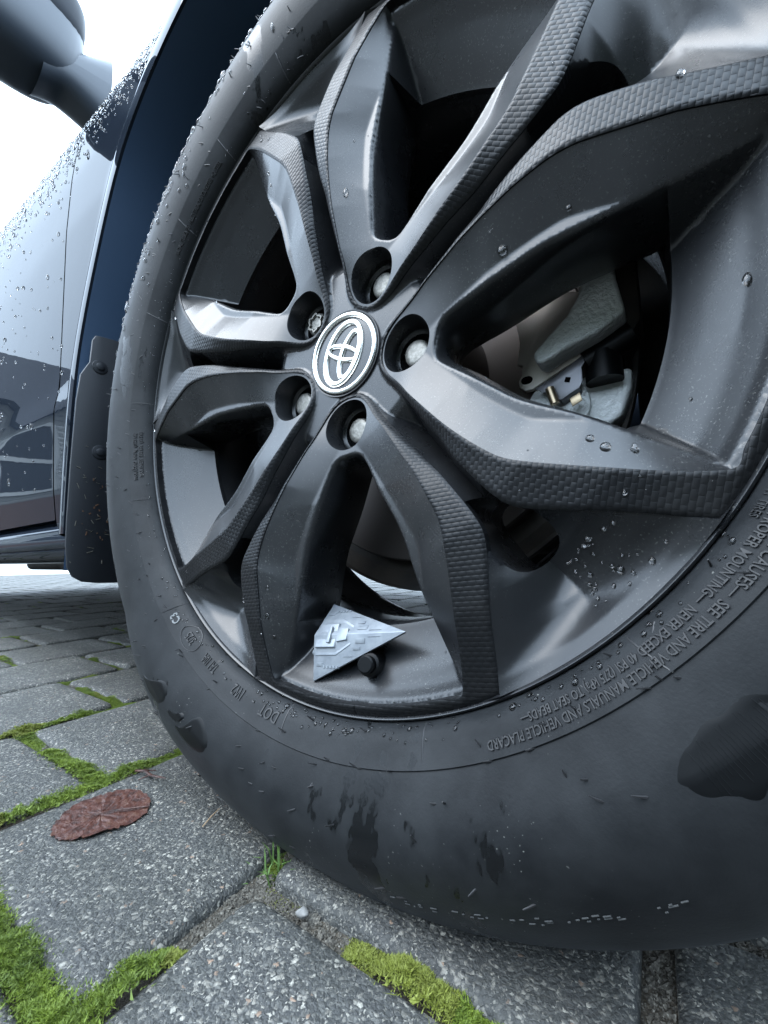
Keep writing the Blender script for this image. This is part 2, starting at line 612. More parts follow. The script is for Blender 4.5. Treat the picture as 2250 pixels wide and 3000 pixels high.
def moss_density(P):
    d = 0.55 * vnoise(P[:, 0], P[:, 1], 9) + 0.45 * vnoise(P[:, 0] + 3, P[:, 1] + 5, 37)
    # thin far under the car, lush towards the open side and in the joint along the tyre
    d = d + 0.20 * np.clip((0.05 - P[:, 1]) / 0.3, -0.6, 1) + 0.05
    d = d + 0.26 * np.exp(-((P[:, 1] + 0.05) / 0.03) ** 2) * np.clip((P[:, 0] - 0.03) / 0.02, 0, 1)
    d = d + 0.16 * np.exp(-(((P[:, 0] + 0.005) / 0.02) ** 2 + ((P[:, 1] + 0.047) / 0.02) ** 2))
    bare = np.exp(-(((P[:, 0] + 0.033) / 0.02) ** 2 + ((P[:, 1] + 0.078) / 0.024) ** 2))
    bare += 1.3 * np.clip((P[:, 0] - 0.125) / 0.03, 0, 1)
    bare += np.exp(-(((P[:, 0] - 0.024) / 0.011) ** 2 + ((P[:, 1] + 0.047) / 0.02) ** 2)) * 0.8
    return d - 0.5 * bare


def blades(P, hmin, hmax, wid, dens_cut, name):
    d = moss_density(P)
    keep = d > dens_cut + rng.uniform(-0.07, 0.07, len(P))
    P, d = P[keep], d[keep]
    n = len(P)
    lush = np.clip((d - dens_cut) / 0.3, 0, 1)
    z0 = -0.0066 + 0.0050 * lush * vnoise(P[:, 0], P[:, 1], 170) + 0.0030 * lush * vnoise(P[:, 0] + 2, P[:, 1], 420) + 0.0040 * lush
    h = rng.uniform(hmin, hmax, n) * (0.5 + 0.6 * lush)
    a = rng.uniform(0, 2 * pi, n)
    ln = rng.normal(0, 0.9, (n, 2))
    wv = wid * rng.uniform(0.6, 1.4, n)
    b1 = np.stack([P[:, 0] + np.cos(a) * wv, P[:, 1] + np.sin(a) * wv, z0], -1)
    b2 = np.stack([P[:, 0] - np.cos(a) * wv, P[:, 1] - np.sin(a) * wv, z0], -1)
    tp = np.stack([P[:, 0] + ln[:, 0] * h, P[:, 1] + ln[:, 1] * h, z0 + h], -1)
    V = np.stack([b1, b2, tp], 1).reshape(-1, 3)
    F = np.arange(3 * n).reshape(-1, 3)
    me = bpy.data.meshes.new(name)
    me.vertices.add(3 * n)
    me.vertices.foreach_set('co', V.ravel())
    me.loops.add(3 * n)
    me.loops.foreach_set('vertex_index', F.ravel())
    me.polygons.add(n)
    me.polygons.foreach_set('loop_start', np.arange(n) * 3)
    me.polygons.foreach_set('loop_total', np.full(n, 3))
    me.update(calc_edges=True)
    t = np.clip(0.35 * vnoise(P[:, 0] + 9, P[:, 1], 45) + 0.35 * vnoise(P[:, 0] + 4, P[:, 1], 260) + 0.4 * rng.random(n) - .05, 0, 1)[:, None]
    A, B, C_ = np.array([0.035, 0.062, 0.005]), np.array([0.155, 0.215, 0.012]), np.array([0.22, 0.19, 0.04])
    cl = A * (1 - t) + B * t
    dry = (vnoise(P[:, 0] + 1, P[:, 1] + 7, 14) > 0.68)[:, None] * 0.30
    cl = cl * (1 - dry) + C_ * dry
    cl4 = np.concatenate([np.repeat(cl, 3, 0), np.ones((3 * n, 1))], 1)
    at = me.attributes.new('tint', 'FLOAT_COLOR', 'POINT')
    at.data.foreach_set('color', cl4.ravel().astype(np.float32))
    return me


Pn = joint_points(150000, (-0.75, 0.4), (-0.45, 0.35))
Pf = joint_points(9000, (-2.6, 0.4), (-0.3, 1.6))
m1 = blades(Pn, 0.0005, 0.0015, 0.00030, 0.47, 'moss')
link('moss', m1, M_moss, drive, 'stuff')
m2 = blades(Pf, 0.0008, 0.0022, 0.0010, 0.53, 'moss')
link('moss', m2, M_moss, drive, 'stuff')

Pg = joint_points(16000, (-0.6, 0.4), (-0.4, 0.3))
Pg = Pg[moss_density(Pg) < 0.50]
ng = len(Pg)
tet = np.array([(1, 1, 1), (1, -1, -1), (-1, 1, -1), (-1, -1, 1)]) * .6
sz_ = np.exp(rng.normal(-7.4, .5, ng))
rot_ = rng.normal(0, 1, (ng, 4, 3)) * .35
Vg = np.concatenate([Pg, (-0.0065 + sz_ * .3)[:, None]], 1)[:, None, :] + (tet[None] + rot_) * sz_[:, None, None]
Fg = (np.arange(ng)[:, None, None] * 4 + np.array([(0, 1, 2), (0, 3, 1), (0, 2, 3), (1, 3, 2)])[None]).reshape(-1, 3)
M_grit = mat('joint_grit', (0.10, 0.09, 0.07), 0.8)
g = N(M_grit)
g.set('Base Color', g.ramp(g.noise(g.coord(), 900, 2), [(0.35, (0.03, 0.027, 0.022)), (0.6, (0.10, 0.09, 0.072)), (0.75, (0.24, 0.23, 0.2))]))
link('joint_grit', mesh('joint_grit', Vg.reshape(-1, 3), Fg, False), M_grit, drive, 'stuff')

# ------------------------------------------------------------------ the car
car = empty('car', (-1.3, 0.92, 0))
tag(car, 'dark wet car with a satin black alloy wheel, parked on mossy paving', 'car')
wheel = empty('wheel', (0, 0, HZ), car)

# ---- rim: one casting with five V-shaped spokes, built from a half sector
def resample(pts, step):
    pts = np.array(pts, float)
    seg = np.hypot(*np.diff(pts, axis=0).T)
    s = np.r_[0, np.cumsum(seg)]
    n = max(2, int(s[-1] / step))
    t = np.linspace(0, s[-1], n + 1)
    return np.stack([np.interp(t, s, pts[:, 0]), np.interp(t, s, pts[:, 1])], -1)


def chaikin(pts, it=2):
    p = np.array(pts, float)
    for _ in range(it):
        q = [p[0]]
        for a, b in zip(p[:-1], p[1:]):
            q += [a * .75 + b * .25, a * .25 + b * .75]
        q.append(p[-1])
        p = np.array(q)
    return p


def arc(r, a0, a1, n=24):
    return [(r * cos(R(a0 + (a1 - a0) * i / n)), r * sin(R(a0 + (a1 - a0) * i / n))) for i in range(n + 1)]


mm = lambda L: [(a / 1000, b / 1000) for a, b in L]
I_h = np.concatenate([chaikin(mm([(35.6, 0), (36.2, 6), (39.5, 12.5), (46, 18.5), (54, 23.5), (62, 28.5), (70, 35), (87, 46), (104, 57),
                                  (121, 66), (132, 71), (141, 74.5), (152, 76), (180, 76), (205, 75.5), (226, 73.5), (231.5, 71), (231.6, 63)]), 2),
                      np.array(arc(.240, 15.2, 0))[1:]])
O_h = chaikin(mm([(33.5, 0), (34.0, 7), (37.2, 15), (44, 21.5), (52, 26.5), (59, 31), (68, 38), (84, 51), (100, 64), (109, 72), (120, 80),
                  (130, 87), (142, 94.5), (150, 97.5), (160, 97.5), (175, 96), (190, 94), (210, 92.5), (228, 92)]), 2)
O_end = atan2(O_h[-1, 1], O_h[-1, 0])
O_h[-1] *= 0.2462 / hypot(*O_h[-1])
O_closed = np.concatenate([O_h, np.array(arc(.2462, math.degrees(O_end), 0))[1:]])
W_h = chaikin(mm([(79, 0), (79.5, 8), (83, 14), (92, 19), (109, 27), (123, 34), (137, 41), (150, 45), (165, 48.5), (180, 53), (200, 60.5), (234, 73), (256, 81)]), 2)
B_h = chaikin(mm([(83, 0), (83.5, 5), (88, 10), (96, 14), (113, 22), (137, 36.5), (150, 42), (165, 46.5), (180, 51), (190.8, 55.3)]), 2)
crest_a = math.degrees(atan2(B_h[-1, 1], B_h[-1, 0]))
rcrest = hypot(*B_h[-1])
hole_h = np.concatenate([B_h, np.array(arc(rcrest, crest_a, 0))[1:]])
LUGX, LUGR = .0565, .0190
lug_h = np.array([(LUGX + LUGR * cos(t), LUGR * sin(t)) for t in np.linspace(pi, 0, 25)])
# pocket opening, on the sector border at 36 degrees
e1 = np.array([cos(R(36)), sin(R(36))])
e2 = np.array([sin(R(36)), -cos(R(36))])       # towards the spoke
pk = [(.158, 0), (.158, .0065), (.162, .0115), (.172, .0135), (.188, .0150), (.198, .0150), (.2035, .0115), (.2055, .006), (.2055, 0)]
pk_h = chaikin([tuple(e1 * a + e2 * b) for a, b in pk], 2)


def dist_pl(P, L):
    L = np.asarray(L)
    best = np.full(len(P), 9.0)
    par = np.zeros(len(P))
    seg = L[1:] - L[:-1]
    s0 = np.r_[0, np.cumsum(np.hypot(seg[:, 0], seg[:, 1]))]
    for k in range(len(seg)):
        l2 = (seg[k] ** 2).sum() + 1e-18
        t = np.clip(((P - L[k]) @ seg[k]) / l2, 0, 1)
        d = np.hypot(*(P - (L[k] + t[:, None] * seg[k])).T)
        u = d < best
        best = np.where(u, d, best)
        par = np.where(u, s0[k] + t * np.sqrt(l2), par)
    return best, par


def inside(P, poly):
    x, y = P[:, 0], P[:, 1]
    r = np.zeros(len(P), bool)
    n = len(poly)
    for i in range(n):
        x1, y1 = poly[i]
        x2, y2 = poly[(i + 1) % n]
        c_ = ((y1 > y) != (y2 > y))
        with np.errstate(divide='ignore', invalid='ignore'):
            xi = (x2 - x1) * (y - y1) / (y2 - y1 + 1e-30) + x1
        r ^= c_ & (x < xi)
    return r


polyI = np.concatenate([I_h, I_h[::-1] * [1, -1]])
polyO = np.concatenate([O_closed, O_closed[::-1] * [1, -1]])
W_r = W_h.copy()
polyW = np.concatenate([W_r, W_r[::-1] * [1, -1]])
I_r, O_r, W_r, OC_r = resample(I_h, .002), resample(O_h, .002), resample(W_h, .002), resample(O_closed, .002)
dI = lambda r: np.interp(r, [.033, .045, .055, .075, .105, .14, .17, .205, .24, .247], [-.0006, -.003, -.0055, -.0115, -.019, -.0245, -.027, -.025, -.0185, -.0172])
dOo = lambda r: np.interp(r, [.033, .06, .12, .15, .2, .246], [.0002, .003, .0055, .003, .001, .0012])


def smin(a, b, k):
    h = np.clip(.5 + .5 * (b - a) / k, 0, 1)
    return b * (1 - h) + a * h - k * h * (1 - h)


def trim_depth(P):
    r = np.hypot(P[:, 0], P[:, 1])
    ti, _ = dist_pl(P, I_r)
    to, _ = dist_pl(P, OC_r)
    t = ti / (ti + to + 1e-9)
    return dI(r) + dOo(r) * t, ti, to


floor_r = [.0325, .066, .071, .078, .09, .105, .13, .17, .197, .212, .228, .240, .2465]
floor_d = [.0012, .0012, .0026, .009, .020, .027, .030, .030, .0275, .018, .002, -.0105, -.0145]


def rim_depth(P):
    P = np.stack([P[:, 0], np.abs(P[:, 1])], -1)
    r = np.hypot(P[:, 0], P[:, 1])
    inI, inO, inW = inside(P, polyI), inside(P, polyO), inside(P, polyW)
    td, ti, to = trim_depth(P)
    inI = inI | (ti < 1e-4)
    tw, _ = dist_pl(P, W_r)
    d = td + .0045
    # inside the V
    frac = ti / (ti + tw + 1e-9)
    s = np.clip(np.maximum(frac, ti / .024), 0, 1)
    dW = np.interp(P[:, 0], [.035, .06, .079, .11, .165, .235], [.002, -.002, -.005, -.0098, -.0115, -.009])
    bev = (dI(r) + .0018) * (1 - s) + dW * s
    bev = np.where(inW, dW + 3.2 * (np.sqrt(tw ** 2 + .0022 ** 2) - .0022), bev)
    barrel = np.interp(r, [.19, .200, .212, .225, .234, .2385, .2415], [.027, .0205, .0115, .002, -.0065, -.0118, -.0122])
    ins = smin(bev, barrel, .0035)
    d = np.where(inI, ins, d)
    # pocket between two Vs
    ow, _ = dist_pl(P, O_r)
    wall = dI(r) + dOo(r) + .0018 + np.interp(r, [.160, .180, .205, .225], [3.2, 2.0, .95, .60]) * ow
    fl = np.interp(r, floor_r, floor_d)
    kk = np.interp(r, [.06, .08, .18, .205], [.003, .007, .008, .016])
    d = np.where(~inO | ((ow < 1e-4) & (r < .2458)), smin(wall, fl, kk), d)
    return d


def half_sector(keep_fn, loops, fine, coarse, band):
    """Delaunay points of a half sector; returns points and faces"""
    pts, edges = [], []
    for L, closed in loops:
        b = len(pts)
        pts += [tuple(p) for p in L]
        edges += [(b + i, b + i + 1) for i in range(len(L) - 1)]
        if closed:
            edges.append((b + len(L) - 1, b))
    g1 = []
    for st, flag in ((fine, True), (coarse, False)):
        yy = np.arange(st * .5, .16, st * .866)
        for k, y in enumerate(yy):
            xs = np.arange(.028 + (k % 2) * st / 2, .25, st)
            q = np.stack([xs, np.full(len(xs), y)], -1)
            r = np.hypot(q[:, 0], q[:, 1])
            ang = np.arctan2(q[:, 1], q[:, 0])
            q = q[(r > .0333) & (r < .2452) & (ang < R(36) - st * .5 / np.maximum(r, .01))]
            g1.append((q, flag))
    P = np.concatenate([q for q, f in g1 if f])
    Pc = np.concatenate([q for q, f in g1 if not f])
    def near_any(Q):
        d = np.full(len(Q), 9.)
        for L, c_ in loops:
            d = np.minimum(d, dist_pl(Q, L)[0])
        return d
    d1 = near_any(P)
    P = P[(d1 < band) & (d1 > fine * .45)]
    d2 = near_any(Pc)
    Pc = Pc[d2 >= band]
    allp = pts + [tuple(p) for p in P] + [tuple(p) for p in Pc]
    out = geometry.delaunay_2d_cdt([Vector(p) for p in allp], edges, [], 0, 1e-6)
    V = np.array([(v.x, v.y) for v in out[0]])
    F = np.array([f for f in out[2] if len(f) == 3])
    cen = V[F].mean(1)
    F = F[keep_fn(cen)]
    # counter-clockwise in (X,Y)
    a, b, c_ = V[F[:, 0]], V[F[:, 1]], V[F[:, 2]]
    ar = (b[:, 0] - a[:, 0]) * (c_[:, 1] - a[:, 1]) - (b[:, 1] - a[:, 1]) * (c_[:, 0] - a[:, 0])
    F[ar < 0] = F[ar < 0][:, ::-1]
    F = F[np.abs(ar) > 4e-9]
    return V, F


wedge = [(.0328, 0)] + [tuple(p) for p in arc(.0328, 0, 36, 14)] + [tuple(p) for p in np.linspace(e1 * .0328, e1 * .2462, 110)[1:]] + arc(.2462, 36, 0, 70)[1:] + \
        [tuple(p) for p in np.stack([np.linspace(.2462, .0328, 110), np.zeros(110)], -1)[1:-1]]
wedge = wedge[1:]
poly_hole = np.concatenate([hole_h, hole_h[::-1] * [1, -1]])
poly_lug = np.concatenate([lug_h, lug_h[::-1] * [1, -1]])
poly_pk = np.concatenate([pk_h, np.array([2 * (p @ e1) * e1 - p for p in pk_h[::-1]])])
poly_wedge = np.array(wedge)


def keep_rim(c_):
    return inside(c_, poly_wedge) & ~inside(c_, poly_hole) & ~inside(c_, poly_lug) & ~inside(c_, poly_pk)


hole_r = resample(hole_h, .0018)
pk_r = resample(pk_h, .0018)
V2, F2 = half_sector(keep_rim, [(np.array(wedge), True), (I_r, False), (O_r, False), (W_r, False), (hole_r, False), (lug_h, False), (pk_r, False)],
                     .0014, .0032, .010)
D2 = rim_depth(V2)


def full_mesh(V2, F2, D2, walls, name, n_rep=5, offs=0.0):
    """mirror the half sector, repeat it round the wheel, add walls; joined by distance"""
    Vs, Fs = [], []
    nb = 0
    items = [(V2, F2, D2, False), (V2 * [1, -1], F2[:, ::-1], D2, False)]
    for rep in range(n_rep):
        a = offs + rep * 2 * pi / 5
        ca, sa = cos(a), sin(a)
        for Vp, Fp, Dp, _ in items:
            Vs.append(np.stack([Vp[:, 0] * ca - Vp[:, 1] * sa, Dp, Vp[:, 0] * sa + Vp[:, 1] * ca], -1))
            Fs += [tuple(f + nb) for f in Fp]
            nb += len(Vp)
        for ring, deps in walls:          # ring of points, list of (depth array, scale fn)
            k = len(ring[0])
            for rr, dd in zip(ring, deps):
                Vs.append(np.stack([rr[:, 0] * ca - rr[:, 1] * sa, dd, rr[:, 0] * sa + rr[:, 1] * ca], -1))
            for q in range(len(ring) - 1):
                for i in range(k):
                    i2 = (i + 1) % k
                    Fs.append((nb + q * k + i, nb + q * k + i2, nb + (q + 1) * k + i2, nb + (q + 1) * k + i))
            nb += k * len(ring)
    return np.concatenate(Vs), Fs


def mirror_loop(L, axis=None):
    if axis is None:
        M_ = L[::-1] * [1, -1]
    else:
        M_ = np.array([2 * (p @ axis) * axis - p for p in L[::-1]])
    A_ = np.concatenate([L, M_])
    keep = [0]
    for i in range(1, len(A_)):
        if hypot(*(A_[i] - A_[keep[-1]])) > 1e-6:
            keep.append(i)
    if hypot(*(A_[keep[-1]] - A_[keep[0]])) < 1e-6:
        keep.pop()
    return A_[keep]


walls = []
Lh = mirror_loop(hole_r)[::-1]
dh = rim_depth(Lh)
cen = np.array([.14, 0])
walls.append(([Lh, cen + (Lh - cen) * 1.0, cen + (Lh - cen) * 1.02, cen + (Lh - cen) * 1.10], [dh, dh + .004, dh * 0 + .030, dh * 0 + .040]))
Ll = mirror_loop(lug_h)
dl = rim_depth(Ll)
cl_ = np.array([LUGX, 0])
walls.append(([Ll, cl_ + (Ll - cl_) * .97, cl_ + (Ll - cl_) * .93, cl_ + (Ll - cl_) * .92, cl_ + (Ll - cl_) * .80, cl_ + (Ll - cl_) * .78, cl_ + (Ll - cl_) * .05],
              [dl, dl + .0012, dl * 0 + .013, dl * 0 + .0134, dl * 0 + .0150, dl * 0 + .030, dl * 0 + .030]))
Lp = mirror_loop(pk_r, e1)
dp = rim_depth(np.array([p if atan2(p[1], p[0]) <= R(36) + 1e-9 else 2 * (p @ e1) * e1 - p for p in Lp]))
cp = e1 * .18
walls.append(([Lp, cp + (Lp - cp) * .99, cp + (Lp - cp) * .99, cp + (Lp - cp) * 1.1], [dp, dp + .003, dp * 0 + .040, dp * 0 + .048]))
SPOKE0 = 1.04023                     # direction of one spoke pair's axis
Vr, Fr = full_mesh(V2, F2, D2, walls, 'rim', offs=SPOKE0)
# flange lip and barrel
prof = [(.2460, -.0142), (.2464, -.0160), (.2474, -.0168), (.2484, -.0162), (.2488, -.0145), (.2486, -.004), (.236, .006)]
Vb, Fb = revolve(prof, 240)
n0 = len(Vr)
barrel = [(.2005, .0215), (.1985, .026), (.1975, .045), (.199, .075), (.206, .105), (.2105, .135), (.2125, .165), (.217, .182), (.228, .190), (.240, .192)]
Vc, Fc = revolve(barrel, 240)
Vall = np.concatenate([Vr, Vb, Vc])
Fall = list(Fr) + [tuple(i + n0 for i in f) for f in Fb] + [tuple(i + n0 + len(Vb) for i in f[::-1]) for f in Fc]
Vall = Vall + [0, 0, HZ]
me = mesh('rim', Vall, Fall, False)
bm = bmesh.new()
bm.from_mesh(me)
bmesh.ops.remove_doubles(bm, verts=bm.verts, dist=2e-5)
bm.to_mesh(me)
bm.free()
me.polygons.foreach_set('use_smooth', [True] * len(me.polygons))
me.set_sharp_from_angle(angle=R(48))
rim = link('rim', me, M_rim, wheel)

# ---- textured trim, one V frame per spoke pair
def keep_trim(c_):
    return inside(c_, polyO) & ~inside(c_, polyI) & (c_[:, 1] > 0)


V3, F3 = half_sector(keep_trim, [(I_r, False), (OC_r, False)], .0014, .0026, .006)
used = np.unique(F3)
remap = -np.ones(len(V3), int)
remap[used] = np.arange(len(used))
V3, F3 = V3[used], remap[F3]
td, ti, to = trim_depth(V3)
rnd = lambda t, w_, h_: h_ * (np.clip(1 - t / w_, 0, 1) ** 2)
D3 = td + rnd(ti, .0016, .0009) + rnd(to, .0022, .0011)
_, par = dist_pl(V3, OC_r)
UVv = V3.copy()
parts_V = [V3, V3 * [1, -1]]
skirt = []
Vt = np.concatenate([np.stack([q[:, 0], D3, q[:, 1]], -1) for q in parts_V])
Ft = [tuple(f) for f in F3] + [tuple(f + len(V3)) for f in F3[:, ::-1]]
UVt = np.concatenate([UVv, UVv])
for L in (mirror_loop(I_r)[::-1], mirror_loop(OC_r)):
    q = np.stack([L[:, 0], np.abs(L[:, 1])], -1)
    d0, a_, b_ = trim_depth(q)
    d0 = d0 + rnd(a_, .0016, .0009) + rnd(b_, .0022, .0011)
    k = len(L)
    nb = len(Vt)
    Vt = np.concatenate([Vt, np.stack([L[:, 0], d0, L[:, 1]], -1), np.stack([L[:, 0], d0 + .0060, L[:, 1]], -1)])
    UVt = np.concatenate([UVt, q, q])
    Ft += [(nb + i, nb + k + i, nb + k + (i + 1) % k, nb + (i + 1) % k) for i in range(k)]
trim_me = mesh('spoke_trim', Vt, Ft, False)
lay = trim_me.uv_layers.new(name='UVMap')
vi = np.zeros(len(trim_me.loops), int)
trim_me.loops.foreach_get('vertex_index', vi)
lay.data.foreach_set('uv', UVt[vi].ravel().astype(np.float32))
bm = bmesh.new()
bm.from_mesh(trim_me)
bmesh.ops.remove_doubles(bm, verts=bm.verts, dist=1e-5)
bm.to_mesh(trim_me)
bm.free()
trim_me.polygons.foreach_set('use_smooth', [True] * len(trim_me.polygons))
trim_me.set_sharp_from_angle(angle=R(50))
trim_me.materials.append(M_weave)
for k in range(5):
    o = link('spoke_trim', trim_me, None, wheel)
    place(o, (0, 0, HZ), wheel, (0, -(SPOKE0 - k * 2 * pi / 5), 0))

# ---- lug nuts
def nut_mesh(lock):
    V, F = revolve([(0.0, -.0004), (.0055, -.0003), (.0082, .0000), (.0092, .0010), (.0096, .0026), (.0096, .006), (.0096, .0095)], 32)
    mb = MB()
    mb.add(V, F)
    if lock:
        # scalloped key groove standing proud of the face
        n = 84
        ring = []
        for i in range(n):
            a = 2 * pi * i / n
            r = .0066 + .0008 * sin(6 * a) + .0003 * sin(12 * a)
            ring.append((r, a))
        Vv = []
        for dr, dy in ((-.0009, -.0008), (-.0007, -.0022), (.0007, -.0022), (.0009, -.0008)):
            Vv += [((r + dr) * cos(a), dy, (r + dr) * sin(a)) for r, a in ring]
        Ff = []
        for q in range(3):
            for i in range(n):
                j = (i + 1) % n
                Ff.append((q * n + i, q * n + j, (q + 1) * n + j, (q + 1) * n + i))
        mb.add(Vv, Ff)
    hexv = [(0.0105 * cos(R(60 * i)), y, 0.0105 * sin(R(60 * i))) for y in (.0095, .021) for i in range(6)]
    mb.add(hexv, [(i, (i + 1) % 6, (i + 1) % 6 + 6, i + 6) for i in range(6)] + [(0, 1, 2, 3, 4, 5), (11, 10, 9, 8, 7, 6)])
    return mb.mesh('lug_nut', True, 40)


nm, nml = nut_mesh(False), nut_mesh(True)
nm.materials.append(M_nut)
nml.materials.append(M_nut)
for k in range(5):
    a = SPOKE0 - k * 2 * pi / 5
    lock = (k == 4)
    o = link('lug_nut', nml if lock else nm, None, wheel)
    place(o, (.05715 * cos(a), .0102, HZ + .05715 * sin(a)), wheel, (0, -a, 0))
    if lock:
        o['label'] = 'lug nut with a scalloped locking key pattern'

# ---- centre cap with its badge
V, F = revolve([(0, .0006), (.020, .0008), (.0268, .0012), (.0272, .0016)], 96)
cap = link('centre_cap', mesh('centre_cap', V + [0, -.001, HZ], F, True, 40), M_capblk, wheel)
V, F = revolve([(.0270, .0012), (.0274, -.0006), (.0284, -.0012), (.0300, -.0010), (.0308, -.0002), (.0310, .003)], 96)
link('cap_ring', mesh('cap_ring', V + [0, -.001, HZ], F, True, 50), M_chrome, wheel)
V, F = revolve([(.0310, .0028), (.0316, .0008), (.0326, .0006), (.0330, .003)], 96)
link('cap_edge', mesh('cap_edge', V + [0, -.001, HZ], F, True, 50), M_bore, wheel)


def ring_band(mb, oc, oa, ic, ia, n=96, h=.0011):
    """elliptical band between an outer and an inner ellipse, raised and softly rounded (badge plane u,v)"""
    Vv, Ff = [], []
    for t, y in ((0.0, 0.0008), (0.10, -h * .7), (0.30, -h), (0.70, -h), (0.90, -h * .7), (1.0, 0.0008)):
        for i in range(n):
            a = 2 * pi * i / n
            po = (oc[0] + oa[0] * cos(a), oc[1] + oa[1] * sin(a))
            pi_ = (ic[0] + ia[0] * cos(a), ic[1] + ia[1] * sin(a))
            Vv.append((po[0] * (1 - t) + pi_[0] * t, y, po[1] * (1 - t) + pi_[1] * t))
    for q in range(5):
        for i in range(n):
            j = (i + 1) % n
            Ff.append((q * n + i, (q + 1) * n + i, (q + 1) * n + j, q * n + j))
    mb.add(Vv, Ff)


bd = MB()
ring_band(bd, (0, 0), (.0256, .0176), (0, .0006), (.0212, .0136))
ring_band(bd, (0, .0002), (.0068, .0162), (0, .0002), (.0028, .0134), h=.0013)
ring_band(bd, (0, .0066), (.0192, .0092), (0, .0072), (.0154, .0054), h=.0012)
bme = bd.mesh('badge', True, 60)
bme.materials.append(M_chrome)
o = link('badge', bme, None, wheel)
place(o, (0, -.0010, HZ), wheel, (0, -R(65.5 - 90 - 90), 0))

# ---- tyre
side = [(.2480, .012), (.2486, -.004), (.2491, -.0145), (.2502, -.0190), (.2530, -.0228), (.2565, -.0256), (.2610, -.0285), (.2655, -.0311),
        (.2668, -.0318), (.2676, -.0310), (.2690, -.0316), (.2760, -.0340), (.2850, -.0362), (.2940, -.0372), (.3020, -.0370), (.3110, -.0352),
        (.3200, -.0318), (.3290, -.0268), (.3370, -.0205), (.3440, -.0130), (.3495, -.0050), (.3540, .0040), (.3580, .0150), (.3605, .0270)]
tread = []
for yy in np.linspace(.030, .121, 45):
    gro = 0.0
    for gy in (.052, .085):
        if abs(yy - gy) < .005:
            gro = .006
    tread.append((.3614 + .0018 * (1 - ((yy - .0755) / .06) ** 2) - gro, yy))
back = [(r, .151 - y) for r, y in side[::-1]]
tprof = side + tread + back


def tyre_y(r):
    return float(np.interp(r, [p[0] for p in side], [p[1] for p in side]))


V, F = revolve(tprof, 720)
rr_ = np.hypot(V[:, 0], V[:, 2])
th_ = np.degrees(np.arctan2(V[:, 2], V[:, 0]))
gv_ = ((th_ / 4.0 + .35 * np.clip((rr_ - .35) / .01, 0, 1)) % 1.0) < .22
cut = np.clip((rr_ - .3515) / .004, 0, 1) * gv_ * .0045
V[:, 0] *= 1 - cut / rr_
V[:, 2] *= 1 - cut / rr_
under = V[:, 2] < -.305
squash = np.clip((-.300 - V[:, 2]) / .0636, 0, 1)
V[:, 1] -= np.where(V[:, 1] < .07, .007, 0) * np.sin(pi * np.clip((-V[:, 2] - .20) / .15, 0, 1)) * np.clip((np.hypot(V[:, 0], V[:, 2]) - .262) / .03, 0, 1)
zz = V[:, 2].copy()
V[:, 2] = np.where(zz < -.30, -.30 - (zz + .30) / -.0636 * .0362 * 1.0, zz) if False else np.where(zz < -.3358, -.3358 + rng.uniform(0, 1e-5, len(zz)), zz)
tyre = link('tyre', mesh('tyre', V + [0, 0, HZ], F, True, 45), M_rubber, wheel)

# raised lettering on the sidewall, tops of the letters outwards
def letters(text, r_base, size, a_mid, mb_, h=.0009, squeeze=1.0, bold=0.0):
    cu = bpy.data.curves.new('t', 'FONT')
    cu.body = text
    cu.size = size
    cu.align_x = 'CENTER'
    cu.extrude = 0
    cu.resolution_u = 2
    cu.offset = bold
    ob = bpy.data.objects.new('t', cu)
    col.objects.link(ob)
    dg = bpy.context.evaluated_depsgraph_get()
    me_ = bpy.data.meshes.new_from_object(ob.evaluated_get(dg))
    vv = [v.co.copy() for v in me_.vertices]
    ff = [tuple(p.vertices) for p in me_.polygons]
    bpy.data.objects.remove(ob)
    bpy.data.curves.remove(cu)
    bpy.data.meshes.remove(me_)
    cnt = {}
    for f in ff:
        for i in range(len(f)):
            e = (f[i], f[(i + 1) % len(f)])
            cnt[e] = 1
    outl = [e for e in cnt if (e[1], e[0]) not in cnt]
    def pos(v, up):
        r = r_base + v.y
        a = a_mid - v.x * squeeze / r_base
        dr = .262
        y = tyre_y(r) - up
        sq = -.007 * sin(pi * min(max((-r * sin(a) - .20) / .15, 0), 1)) * min(max((r - .262) / .03, 0), 1)
        return (r * cos(a), y + sq, HZ + r * sin(a))
    n = len(vv)
    Vv = [pos(v, h) for v in vv] + [pos(v, -.0006) for v in vv]
    Ff = list(ff) + [(a, b, b + n, a + n) for a, b in outl]
    mb_.add(Vv, Ff)
    bpy.data.meshes


lt = MB()
letters('DOT', .2545, .0088, R(-99.6), lt, squeeze=.95)
letters('-', .2545, .0088, R(-103.6), lt)
letters('1W2', .2545, .0088, R(-107.4), lt, squeeze=.72)
letters('-', .2545, .0088, R(-111.4), lt)
letters('TA1 10A', .2545, .0080, R(-116.3), lt, squeeze=.62)
letters('3/25', .2545, .0080, R(-123.6), lt, squeeze=.8)
letters('FROM EXPLOSION OR OTHER CAUSES\u2014  SEE TIRE AND VEHICLE MANUALS AND VEHICLE PLACARD', .2602, .0050, R(-43.5), lt, squeeze=.86, bold=.00006)
letters('CAUSED BY IMPROPER MOUNTING\u2014  NEVER EXCEED 40 PSI (275 kPa) TO SEAT BEADS\u2014', .2552, .0046, R(-43.8), lt, squeeze=.82, bold=.00006)
letters('TRAINED PERSONS SHOULD MOUNT TIRES', .2516, .0034, R(-26.5), lt, squeeze=.9)
letters('MAX LOAD  690 kg  (1521 LB)', .2592, .0044, R(-170.5), lt, squeeze=.9)
letters('MAX PRESS  350 kPa  (51 PSI)', .2540, .0044, R(-170.8), lt, squeeze=.9)
letters('RADIAL TUBELESS   PLIES: TREAD 2 POLYESTER + 2 STEEL', .2540, .0044, R(131), lt, squeeze=.85)
